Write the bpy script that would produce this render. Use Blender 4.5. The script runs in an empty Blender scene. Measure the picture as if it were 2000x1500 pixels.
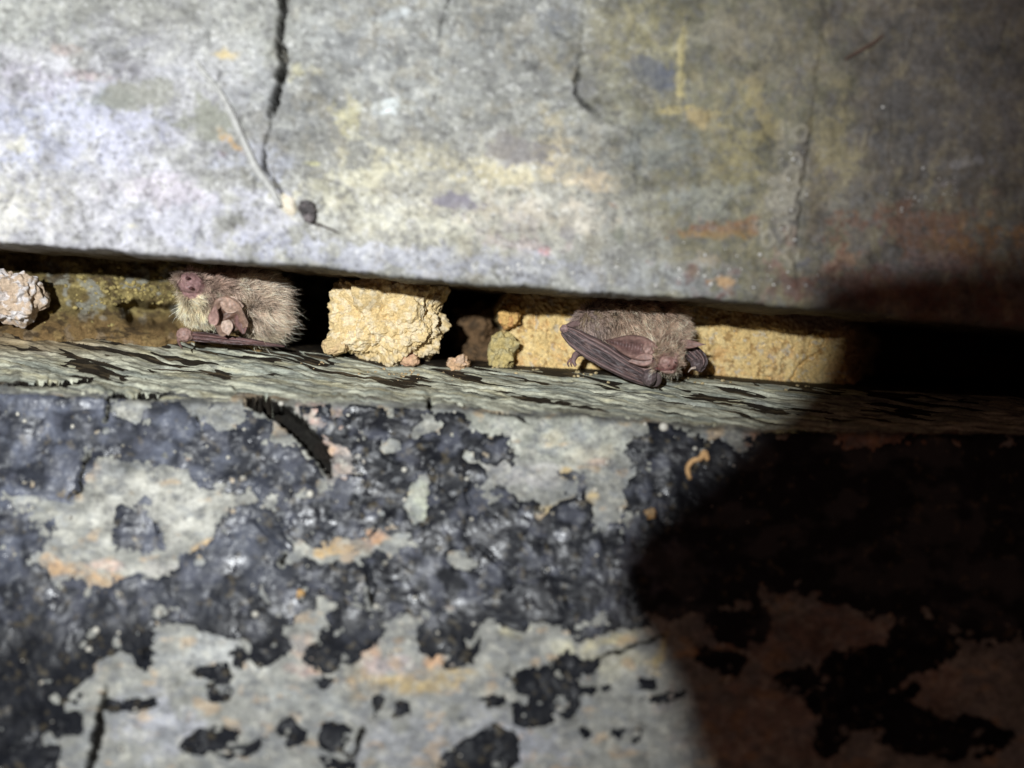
import bpy, bmesh, math, random
import numpy as np
from mathutils import Vector, Matrix

random.seed(7)
RNG = np.random.default_rng(11)
sc = bpy.context.scene
COL = sc.collection

# ------------------------------------------------------------------ camera, world, torch, exposure
S = 0.00017          # metres per photo pixel on the plane of the bats (Y = 0)
D = 0.36             # camera distance to that plane

def P(px, py, Y=0.0):
    k = S * (D + Y) / D
    return np.stack(np.broadcast_arrays((np.asarray(px) - 1000.0) * k,
                                        np.asarray(Y, dtype=float) + 0 * np.asarray(px),
                                        (750.0 - np.asarray(py)) * k), -1)

cam_d = bpy.data.cameras.new('camera')
cam = bpy.data.objects.new('camera', cam_d)
COL.objects.link(cam)
cam.location = (0, -D, 0)
cam.rotation_euler = (math.radians(90), 0, 0)
cam_d.sensor_width = 36.0
cam_d.lens = 36.0 * D / (2000 * S)
cam_d.clip_start = 0.01
cam_d.clip_end = 20
cam_d.dof.use_dof = True
cam_d.dof.focus_distance = D + 0.006
cam_d.dof.aperture_fstop = 3.3
sc.camera = cam

w = bpy.data.worlds.new('World')
sc.world = w
w.use_nodes = True
bg = w.node_tree.nodes['Background']
bg.inputs[0].default_value = (1.0, 0.55, 0.43, 1)
bg.inputs[1].default_value = 0.06

LPOS = Vector((-0.135, -0.70, 0.085))
ld = bpy.data.lights.new('torch', 'SPOT')
ld.energy = 32.0
ld.color = (0.95, 0.98, 1.0)
ld.shadow_soft_size = 0.0075
ld.spot_size = math.radians(51)
ld.spot_blend = 1.0
lo = bpy.data.objects.new('torch', ld)
COL.objects.link(lo)
lo.location = LPOS
tgt = Vector(P(310, 385, 0.0))
lo.rotation_euler = (tgt - LPOS).to_track_quat('-Z', 'Y').to_euler()

sc.view_settings.view_transform = 'Standard'
sc.view_settings.look = 'None'
sc.view_settings.exposure = 0
sc.view_settings.gamma = 1
sc.view_settings.use_curve_mapping = False

# ------------------------------------------------------------------ noise
def _hash(ix, iy, iz, seed):
    h = (ix.astype(np.uint32) * np.uint32(374761393) + iy.astype(np.uint32) * np.uint32(668265263)
         + iz.astype(np.uint32) * np.uint32(2246822519) + np.uint32((seed * 3266489917) & 0xffffffff))
    h = (h ^ (h >> np.uint32(13))) * np.uint32(1274126177)
    h = (h ^ (h >> np.uint32(16))) * np.uint32(2654435761)
    return h ^ (h >> np.uint32(15))

_G = np.array([(1,1,0),(-1,1,0),(1,-1,0),(-1,-1,0),(1,0,1),(-1,0,1),(1,0,-1),(-1,0,-1),
               (0,1,1),(0,-1,1),(0,1,-1),(0,-1,-1),(1,1,0),(0,-1,1),(-1,1,0),(0,-1,-1)], dtype=np.float32)

GX,GY,GZ=[np.ascontiguousarray(_G[:,k]) for k in range(3)]
def noise(p, seed=0):
    p = np.asarray(p)
    x, y, z = (np.ascontiguousarray(p[..., k], dtype=np.float64) for k in range(3))
    A, B, C = np.uint32(374761393), np.uint32(668265263), np.uint32(2246822519)
    fl = [np.floor(q) for q in (x, y, z)]
    f = [(q - g).astype(np.float32) for q, g in zip((x, y, z), fl)]
    i = [g.astype(np.int32).view(np.uint32) for g in fl]
    u = [t * t * t * (t * (t * 6 - 15) + 10) for t in f]
    hx = i[0] * A; hy = i[1] * B; hz = i[2] * C + np.uint32((seed * 3266489917) & 0xffffffff)
    out = np.zeros(x.shape, np.float32)
    for dx in (0, 1):
        fx = f[0] - np.float32(dx); wx = u[0] if dx else 1 - u[0]
        h1 = hx + A if dx else hx
        for dy in (0, 1):
            fy = f[1] - np.float32(dy); wxy = wx * (u[1] if dy else 1 - u[1])
            h2 = h1 + (hy + B if dy else hy)
            for dz in (0, 1):
                fz = f[2] - np.float32(dz)
                h = h2 + (hz + C if dz else hz)
                h ^= h >> np.uint32(13); h *= np.uint32(1274126177); h ^= h >> np.uint32(16); h *= np.uint32(2654435761); h >>= np.uint32(28)
                d = GX[h] * fx; d += GY[h] * fy; d += GZ[h] * fz
                d *= wxy * (u[2] if dz else 1 - u[2])
                out += d
    return out

def fbm(p, octv=4, seed=0, gain=0.5, lac=2.03):
    a, s, out = 1.0, 1.0, 0
    for o in range(octv):
        out = out + a * noise(np.asarray(p) * s, seed + o * 17)
        a *= gain
        s *= lac
    return out

def n2(px, py, sc_, octv=4, seed=0, aspect=1.0, gain=0.5):
    return fbm(np.stack([px / (sc_ * aspect), py / sc_, np.zeros_like(px) + 0.37], -1), octv, seed, gain)

def worley(p, seed=0):
    p = np.asarray(p, dtype=np.float64)
    i0 = np.floor(p).astype(np.int64)
    best = np.full(p.shape[:-1], 9.0)
    for dx in (-1, 0, 1):
        for dy in (-1, 0, 1):
            for dz in (-1, 0, 1):
                c = i0 + np.array([dx, dy, dz])
                h = _hash(c[..., 0], c[..., 1], c[..., 2], seed)
                q = np.stack([(h & np.uint32(1023)) / 1023.0, ((h >> np.uint32(10)) & np.uint32(1023)) / 1023.0,
                              ((h >> np.uint32(20)) & np.uint32(1023)) / 1023.0], -1) + c
                best = np.minimum(best, ((p - q) ** 2).sum(-1))
    return np.sqrt(best)

def sstep(a, b, x):
    t = np.clip((x - a) / (b - a), 0, 1)
    return t * t * (3 - 2 * t)

def mixc(c, col, m):
    return c + (np.asarray(col) - c) * m[..., None]

def polydist(px, py, pts):
    """distance to a polyline and the parameter 0..1 along it"""
    best = np.full(px.shape, 1e9)
    par = np.zeros(px.shape)
    n = len(pts) - 1
    for i in range(n):
        (ax, ay), (bx, by) = pts[i], pts[i + 1]
        dx, dy = bx - ax, by - ay
        t = np.clip(((px - ax) * dx + (py - ay) * dy) / (dx * dx + dy * dy + 1e-9), 0, 1)
        d = np.hypot(px - ax - t * dx, py - ay - t * dy)
        m = d < best
        best = np.where(m, d, best)
        par = np.where(m, (i + t) / n, par)
    return best, par

def polysd(px, py, pts):
    """signed distance to a polygon, positive inside"""
    d, _ = polydist(px, py, pts + [pts[0]])
    ins = np.zeros(px.shape, bool)
    j = len(pts) - 1
    for i in range(len(pts)):
        (xi, yi), (xj, yj) = pts[i], pts[j]
        if yi != yj:
            ins ^= ((yi > py) != (yj > py)) & (px < (xj - xi) * (py - yi) / (yj - yi) + xi)
        j = i
    return np.where(ins, d, -d)

def ellsd(px, py, cx, cy, rx, ry, a=0):
    c, s = math.cos(math.radians(a)), math.sin(math.radians(a))
    x, y = (px - cx) * c + (py - cy) * s, -(px - cx) * s + (py - cy) * c
    r = np.sqrt((x / rx) ** 2 + (y / ry) ** 2)
    return (1 - r) * min(rx, ry)

# ------------------------------------------------------------------ materials
MATS = {}
def mat(name, rough=0.8, spec=0.3, speck=0.25, speck_scale=900.0, bump=0.3, bump_scale=1400.0, bump_dist=0.0004,
        sss=0.0, rough_var=0.0, trans=0.0, strata=0.0):
    """vertex colour x fine procedural grain, fine bump"""
    if name in MATS:
        return MATS[name]
    m = bpy.data.materials.new(name)
    m.use_nodes = True
    nt = m.node_tree
    b = nt.nodes['Principled BSDF']
    at = nt.nodes.new('ShaderNodeAttribute'); at.attribute_name = 'col'
    tc = nt.nodes.new('ShaderNodeTexCoord')
    n1 = nt.nodes.new('ShaderNodeTexNoise'); n1.inputs['Scale'].default_value = speck_scale; n1.inputs['Detail'].default_value = 5
    n1.inputs['Roughness'].default_value = 0.65
    nt.links.new(tc.outputs['Object'], n1.inputs['Vector'])
    mr = nt.nodes.new('ShaderNodeMapRange')
    mr.inputs['From Min'].default_value = 0.3; mr.inputs['From Max'].default_value = 0.7
    mr.inputs['To Min'].default_value = 1 - speck; mr.inputs['To Max'].default_value = 1 + speck
    nt.links.new(n1.outputs['Fac'], mr.inputs['Value'])
    mx = nt.nodes.new('ShaderNodeVectorMath'); mx.operation = 'SCALE'
    nt.links.new(at.outputs['Color'], mx.inputs[0]); nt.links.new(mr.outputs['Result'], mx.inputs['Scale'])
    nt.links.new(mx.outputs['Vector'], b.inputs['Base Color'])
    if strata:
        m1 = nt.nodes.new('ShaderNodeMapping'); m1.inputs['Rotation'].default_value = (0, 0, math.atan(0.27))
        m2 = nt.nodes.new('ShaderNodeMapping'); m2.inputs['Scale'].default_value = (0.07, 1, 1)
        ns = nt.nodes.new('ShaderNodeTexNoise'); ns.inputs['Scale'].default_value = 900; ns.inputs['Detail'].default_value = 4; ns.inputs['Roughness'].default_value = 0.6
        nt.links.new(tc.outputs['Object'], m1.inputs['Vector']); nt.links.new(m1.outputs[0], m2.inputs['Vector']); nt.links.new(m2.outputs[0], ns.inputs['Vector'])
        rs = nt.nodes.new('ShaderNodeMapRange'); rs.inputs['From Min'].default_value = 0.36; rs.inputs['From Max'].default_value = 0.55
        rs.inputs['To Min'].default_value = 1 - strata; rs.inputs['To Max'].default_value = 1.1
        nt.links.new(ns.outputs['Fac'], rs.inputs['Value'])
        mm = nt.nodes.new('ShaderNodeVectorMath'); mm.operation = 'SCALE'
        nt.links.new(mx.outputs['Vector'], mm.inputs[0]); nt.links.new(rs.outputs['Result'], mm.inputs['Scale'])
        nt.links.new(mm.outputs['Vector'], b.inputs['Base Color'])
    b.inputs['Roughness'].default_value = rough
    sp_ = nt.nodes.new('ShaderNodeMath'); sp_.operation = 'MULTIPLY'; sp_.inputs[1].default_value = spec
    nt.links.new(at.outputs['Alpha'], sp_.inputs[0]); nt.links.new(sp_.outputs[0], b.inputs['Specular IOR Level'])
    if sss:
        b.inputs['Subsurface Weight'].default_value = sss
        b.inputs['Subsurface Scale'].default_value = 0.0012
        b.inputs['Subsurface Radius'].default_value = (1.0, 0.4, 0.25)
    n2_ = nt.nodes.new('ShaderNodeTexNoise'); n2_.inputs['Scale'].default_value = bump_scale; n2_.inputs['Detail'].default_value = 4
    nt.links.new(tc.outputs['Object'], n2_.inputs['Vector'])
    bp = nt.nodes.new('ShaderNodeBump'); bp.inputs['Strength'].default_value = bump; bp.inputs['Distance'].default_value = bump_dist
    nt.links.new(n2_.outputs['Fac'], bp.inputs['Height'])
    nt.links.new(bp.outputs['Normal'], b.inputs['Normal'])
    if rough_var:
        r2 = nt.nodes.new('ShaderNodeMapRange')
        r2.inputs['From Min'].default_value = 0.35; r2.inputs['From Max'].default_value = 0.65
        r2.inputs['To Min'].default_value = max(0.05, rough - rough_var); r2.inputs['To Max'].default_value = min(1, rough + rough_var)
        n3 = nt.nodes.new('ShaderNodeTexNoise'); n3.inputs['Scale'].default_value = 160; n3.inputs['Detail'].default_value = 3
        nt.links.new(tc.outputs['Object'], n3.inputs['Vector'])
        nt.links.new(n3.outputs['Fac'], r2.inputs['Value'])
        nt.links.new(r2.outputs['Result'], b.inputs['Roughness'])
    if trans:
        out = nt.nodes['Material Output']
        tr = nt.nodes.new('ShaderNodeBsdfTranslucent')
        nt.links.new(mx.outputs['Vector'], tr.inputs['Color'])
        ms = nt.nodes.new('ShaderNodeMixShader'); ms.inputs[0].default_value = trans
        nt.links.new(b.outputs[0], ms.inputs[1]); nt.links.new(tr.outputs[0], ms.inputs[2])
        nt.links.new(ms.outputs[0], out.inputs['Surface'])
    MATS[name] = m
    return m

M_SLATE = mat('slate', 0.72, 0.3, 0.22, 700, 0.55, 1100, 0.0005, rough_var=0.12)
M_LEDGE = mat('slate_ledge', 0.55, 0.45, 0.25, 900, 0.5, 1500, 0.0004)
M_CRUST = mat('black_crust', 0.44, 0.6, 0.4, 260, 0.55, 800, 0.0004, rough_var=0.2)
M_PLATE = mat('slate_plate', 0.55, 0.45, 0.25, 900, 0.5, 1500, 0.0004, strata=0.4)
M_MORTAR = mat('mortar', 0.95, 0.15, 0.25, 1300, 0.5, 2200, 0.0003)
M_EARTH = mat('earth', 0.9, 0.2, 0.35, 900, 0.6, 1400, 0.0005)
M_SKIN = mat('bat_skin', 0.5, 0.4, 0.3, 1100, 0.5, 1900, 0.0003, sss=0.05)
M_WING = mat('bat_wing', 0.5, 0.4, 0.2, 1200, 0.45, 2200, 0.00025)
M_FUR = mat('bat_fur', 0.65, 0.25, 0.0, 800, 0.0, 800, 0.0001, trans=0.3)
M_ROOT = mat('rootlet', 0.8, 0.2, 0.25, 1200, 0.4, 2000, 0.0002)
M_MINERAL = mat('calcite', 0.35, 0.5, 0.15, 1500, 0.2, 2500, 0.0002)
M_PHONE = mat('phone_case', 0.6, 0.3, 0.05, 400, 0.1, 800, 0.0001)
M_CLAW = mat('claw', 0.35, 0.5, 0.1, 1500, 0.1, 2500, 0.0001)

# ------------------------------------------------------------------ mesh helpers
def np_mesh(name, verts, faces, cols=None, smooth=True):
    """verts (N,3); faces: list of int arrays (M,k)"""
    me = bpy.data.meshes.new(name)
    verts = np.asarray(verts, dtype=np.float32)
    loops = np.concatenate([np.asarray(f).ravel() for f in faces]).astype(np.int32)
    tot = np.concatenate([np.full(len(f), np.asarray(f).shape[1]) for f in faces])
    start = np.concatenate([[0], np.cumsum(tot)[:-1]]).astype(np.int32)
    me.vertices.add(len(verts)); me.vertices.foreach_set('co', verts.ravel())
    me.loops.add(len(loops)); me.loops.foreach_set('vertex_index', loops)
    me.polygons.add(len(tot)); me.polygons.foreach_set('loop_start', start)
    me.update(calc_edges=True)
    me.polygons.foreach_set('use_smooth', np.full(len(tot), smooth))
    if cols is not None:
        set_cols(me, cols)
    return me

def set_cols(me, cols):
    a = me.color_attributes.get('col') or me.color_attributes.new('col', 'FLOAT_COLOR', 'POINT')
    c = np.ones((len(me.vertices), 4), dtype=np.float32)
    cols = np.asarray(cols)
    c[:, :cols.shape[1]] = np.clip(cols, 0, 1)
    a.data.foreach_set('color', c.ravel())

def get_co(me):
    a = np.empty(len(me.vertices) * 3, dtype=np.float32); me.vertices.foreach_get('co', a)
    return a.reshape(-1, 3).astype(np.float64)

def get_no(me):
    a = np.empty(len(me.vertices) * 3, dtype=np.float32); me.vertices.foreach_get('normal', a)
    return a.reshape(-1, 3).astype(np.float64)

def obj(name, me, material, parent=None):
    """link a mesh given in world coordinates; a child is stored relative to its parent's location"""
    o = bpy.data.objects.new(name, me)
    COL.objects.link(o)
    me.materials.clear(); me.materials.append(material)
    if parent is not None:
        o.parent = parent
        base = Vector(parent['_base']) if '_base' in parent else Vector((0, 0, 0))
        me.transform(Matrix.Translation(-base))
        o['_base'] = tuple(base)
    return o

def thing(name, label, cat, loc, group=None):
    o = bpy.data.objects.new(name, None)
    COL.objects.link(o)
    o.location = loc
    o.empty_display_size = 0.01
    o['_base'] = tuple(float(v) for v in loc)
    o['label'] = label; o['category'] = cat
    if group: o['group'] = group
    return o

def tag(o, label, cat=None, group=None, kind=None):
    o['label'] = label
    if cat: o['category'] = cat
    if group: o['group'] = group
    if kind: o['kind'] = kind
    return o

def one_mesh_thing(name, me, material, label, cat, group=None):
    """a thing of one mesh, its origin moved to the base of the mesh"""
    co = get_co(me)
    base = Vector((co[:, 0].mean(), co[:, 1].mean(), co[:, 2].min()))
    me.transform(Matrix.Translation(-base))
    o = obj(name, me, material)
    o.location = base
    o['_base'] = tuple(base)
    return tag(o, label, cat, group)

def grid_faces(nr, nc, mask=None):
    i = np.arange(nr * nc).reshape(nr, nc)
    q = np.stack([i[:-1, :-1], i[1:, :-1], i[1:, 1:], i[:-1, 1:]], -1)
    if mask is not None:
        return q[mask]
    return q.reshape(-1, 4)

def grid_normals(pos):
    du = np.gradient(pos, axis=1)
    dv = np.gradient(pos, axis=0)
    n = np.cross(dv, du)
    n /= np.linalg.norm(n, axis=-1, keepdims=True) + 1e-12
    return n

def interp(pts, x):
    xs = [p[0] for p in pts]; ys = [p[1] for p in pts]
    return np.interp(x, xs, ys)

def columns(lo_, hi, step, ext=3400):
    inner = list(np.arange(lo_, hi + 0.1, step))
    l, r, g = [], [], step
    x = lo_
    while x > lo_ - ext:
        g *= 1.13; x -= g; l.append(x)
    x, g = hi, step
    while x < hi + ext:
        g *= 1.13; x += g; r.append(x)
    return np.array(l[::-1] + inner + r)

def blobs(c, px, py, lst, wob, jag):
    """colour stains: (cx, cy, rx, ry, angle, colour, strength)"""
    for k, (cx, cy, rx, ry, a, col, st) in enumerate(lst):
        sel = (np.abs(px - cx) < 1.6 * max(rx, ry) + 20) & (np.abs(py - cy) < 1.6 * max(rx, ry) + 20)
        ca, sa = math.cos(math.radians(a)), math.sin(math.radians(a))
        x, y = (px - cx) * ca + (py - cy) * sa, -(px - cx) * sa + (py - cy) * ca
        r = np.sqrt((x / rx) ** 2 + (y / ry) ** 2) + wob * jag
        c = mixc(c, col, st * sstep(1.25, 0.45, r) * sel)
    return c

# ------------------------------------------------------------------ the upper slab
UE = [(-4000, 150), (-300, 452), (0, 478), (200, 490), (340, 500), (500, 514), (620, 524), (800, 545), (1000, 562), (1150, 572), (1250, 579),
      (1400, 589), (1480, 598), (1550, 600), (1700, 610), (1780, 622), (1850, 628), (2000, 641), (2300, 672), (6000, 960)]

def build_upper():
    cx = columns(-60, 2060, 2.7)
    rows_in = np.linspace(0, 1, 215)                       # fraction of the way from py = -40 to the edge
    above = []
    g, y = 3, -40
    while y > -2600:
        g *= 1.15; y -= g; above.append(y)
    above = above[::-1]
    na, ni = len(above), len(rows_in)
    nu = 60
    nr = na + ni + nu
    edge = interp(UE, cx)
    edge = edge + 3.5 * n2(cx, cx * 0, 90, 4, 3) + 2.0 * n2(cx, cx * 0, 14, 3, 5)
    PX = np.broadcast_to(cx, (nr, len(cx))).copy()
    PY = np.empty_like(PX); Y = np.empty_like(PX)
    y0 = -0.034
    for r in range(na):
        PY[r] = above[r] + 0 * edge; Y[r] = y0 - 0.006 - 0.00001 * (-40 - above[r])
    for r in range(ni):
        t = rows_in[r]
        PY[na + r] = -40 + t * (edge + 40)
        Y[na + r] = y0 - 0.006 * (1 - t) ** 1.2
    pos = P(PX, PY, Y)
    # underside: straight back and a little upward, in world space
    e = pos[na + ni - 1]
    for r in range(nu):
        t = (r + 1) / nu
        t = t ** 1.8
        p = e.copy()
        p[:, 1] += 0.19 * t
        p[:, 2] += 0.010 * t
        pos[na + ni + r] = p
        PY[na + ni + r] = edge + 150 * t
    # round the lower arris
    k = na + ni - 1
    for it in range(26):
        blk = pos[k - 9:k + 12]
        blk[1:-1] = 0.25 * blk[:-2] + 0.5 * blk[1:-1] + 0.25 * blk[2:]
    n = grid_normals(pos)
    if n[na + 50, len(cx) // 2, 1] > 0: n = -n
    wl = pos * 1000.0
    front = np.ones((nr, 1)); front[na + ni:] = 0.8
    h = 1.3 * fbm(wl / 34, 3, 1) + 0.5 * fbm(wl / 9, 3, 2) + 0.22 * fbm(wl / 2.6, 3, 4)
    pits = sstep(0.25, 0.6, fbm(wl / 4.5, 3, 9))
    h -= 0.35 * pits
    wob = n2(PX, PY, 26, 3, 21) * 7
    cr = 0
    CR = [([(548, -80), (553, 20), (546, 60), (541, 88), (549, 98), (555, 120), (548, 150), (545, 175), (536, 200), (530, 222)], 11.5, 10.0),
          ([(541, 92), (525, 106)], 3.5, 1.5),
          ([(530, 222), (524, 260), (512, 300), (515, 326), (535, 352), (560, 395), (575, 412)], 4.0, 2.0),
          ([(514, 296), (513, 322), (524, 338)], 6.5, 3.5),
          ([(500, 340), (494, 358)], 3.5, 1.0), ([(406, 62), (405, 85)], 4, 1.2), ([(428, 135), (426, 158)], 4.5, 1.5),
          ([(500, 214), (486, 226)], 4, 1.0),
          ([(1152, -60), (1140, 30), (1134, 100), (1128, 130)], 2.8, 1.2), ([(1130, 128), (1125, 158), (1126, 188), (1140, 205), (1160, 218)], 6.0, 3.0),
          ([(1160, 218), (1190, 240), (1235, 258), (1238, 300), (1242, 380), (1245, 400)], 2.6, 0.9),
          ([(878, -60), (872, 10), (858, 78)], 3.0, 1.4), ([(858, 78), (852, 200)], 1.8, 0.6),
          ([(1555, 560), (1556, 470), (1566, 370), (1578, 290), (1590, 240)], 3.5, 1.3),
          ([(1086, 66), (1108, 80), (1128, 74)], 4, 1.3), ([(1340, 30), (1330, 70), (1328, 200)], 2.2, -0.7),
          ([(1810, -60), (1775, 70), (1760, 130)], 3, -0.5), ([(1738, 140), (1735, 240), (1732, 330)], 2.5, -0.6),
          ([(1700, 210), (1690, 270), (1680, 330)], 3, -0.5), ([(1960, 40), (1945, 100)], 3, -0.5),
          ([(1390, 440), (1420, 385), (1450, 375)], 4, -0.7), ([(1450, 200), (1490, 260), (1470, 300)], 5, -0.5)]
    crm = np.zeros_like(PX)
    for pts, wd, dp in CR:
        d, t = polydist(PX + wob * 0.7, PY + wob * 0.5, pts)
        lim = (PY < edge[None] + 2)
        prof = sstep(wd * 1.0, wd * 0.45, d + 0.45 * wd * np.clip(n2(PX, PY, 15, 3, 23) * 1.6 + 0.2, -0.3, 1)) * lim * np.clip(np.minimum(t, 1 - t) * 8 + 0.35, 0, 1)
        cr = cr + prof * dp
        if dp > 0: crm = np.maximum(crm, prof * min(1, dp / 2))
    # small steps across the cracks
    h += 0.5 * sstep(540, 556, PX + wob + (PY - 100) * 0.12) * sstep(420, 330, PY)
    h += 0.9 * sstep(1556, 1540, PX + (PY - 480) * 0.13 + wob) * sstep(1450, 1545, PX) * sstep(560, 470, PY)
    # lumpy calcite ridge
    ring = np.zeros_like(PX)
    for (bx, by, br) in [(1545, 345, 17), (1530, 392, 22), (1545, 415, 16), (1498, 465, 15), (1530, 450, 14), (1552, 318, 14), (1560, 262, 18), (1545, 500, 18), (1480, 440, 10), (1560, 380, 12)]:
        r = np.hypot(PX - bx, (PY - by) * 0.85) / br + wob * 0.05 + 0.35 * n2(PX, PY, 18, 2, 33)
        rg = np.exp(-((r - 0.75) / 0.30) ** 2)
        ring = np.maximum(ring, rg)
        h += 0.7 * rg
    # grainier towards the lower arris
    h += 0.35 * np.maximum(0, fbm(wl / 1.7, 2, 31)) * sstep(-110, 0, PY - edge[None])
    pos = pos + n * ((h * front - cr) * 0.001)[..., None]
    # ---- colours
    wb = n2(PX, PY, 60, 5, 41, gain=0.6)
    wf = n2(PX, PY, 16, 4, 43, gain=0.6)
    c = np.zeros(PX.shape + (3,)) + np.array((0.24, 0.243, 0.215))
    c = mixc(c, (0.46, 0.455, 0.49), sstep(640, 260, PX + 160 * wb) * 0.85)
    c = mixc(c, (0.39, 0.365, 0.27), np.exp(-((PX - 930) / 330) ** 2 - ((PY - 400) / 110) ** 2) * np.clip(0.75 + wb, 0, 1))
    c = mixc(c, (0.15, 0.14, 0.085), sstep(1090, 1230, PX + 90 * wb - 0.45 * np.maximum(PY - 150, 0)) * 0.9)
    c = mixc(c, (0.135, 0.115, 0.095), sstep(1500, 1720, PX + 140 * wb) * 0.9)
    strk = fbm(np.stack([PX / 30 + 0.004 * PY + 0.6 * wb, PY / 170, 0 * PX + 2], -1), 4, 51)
    c = mixc(c, (0.30, 0.26, 0.15), sstep(0.15, 0.5, strk) * sstep(1250, 1450, PX) * 0.45)
    c = mixc(c, (0.09, 0.085, 0.08), sstep(0.2, 0.5, -strk) * sstep(1250, 1450, PX) * 0.5)
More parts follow.
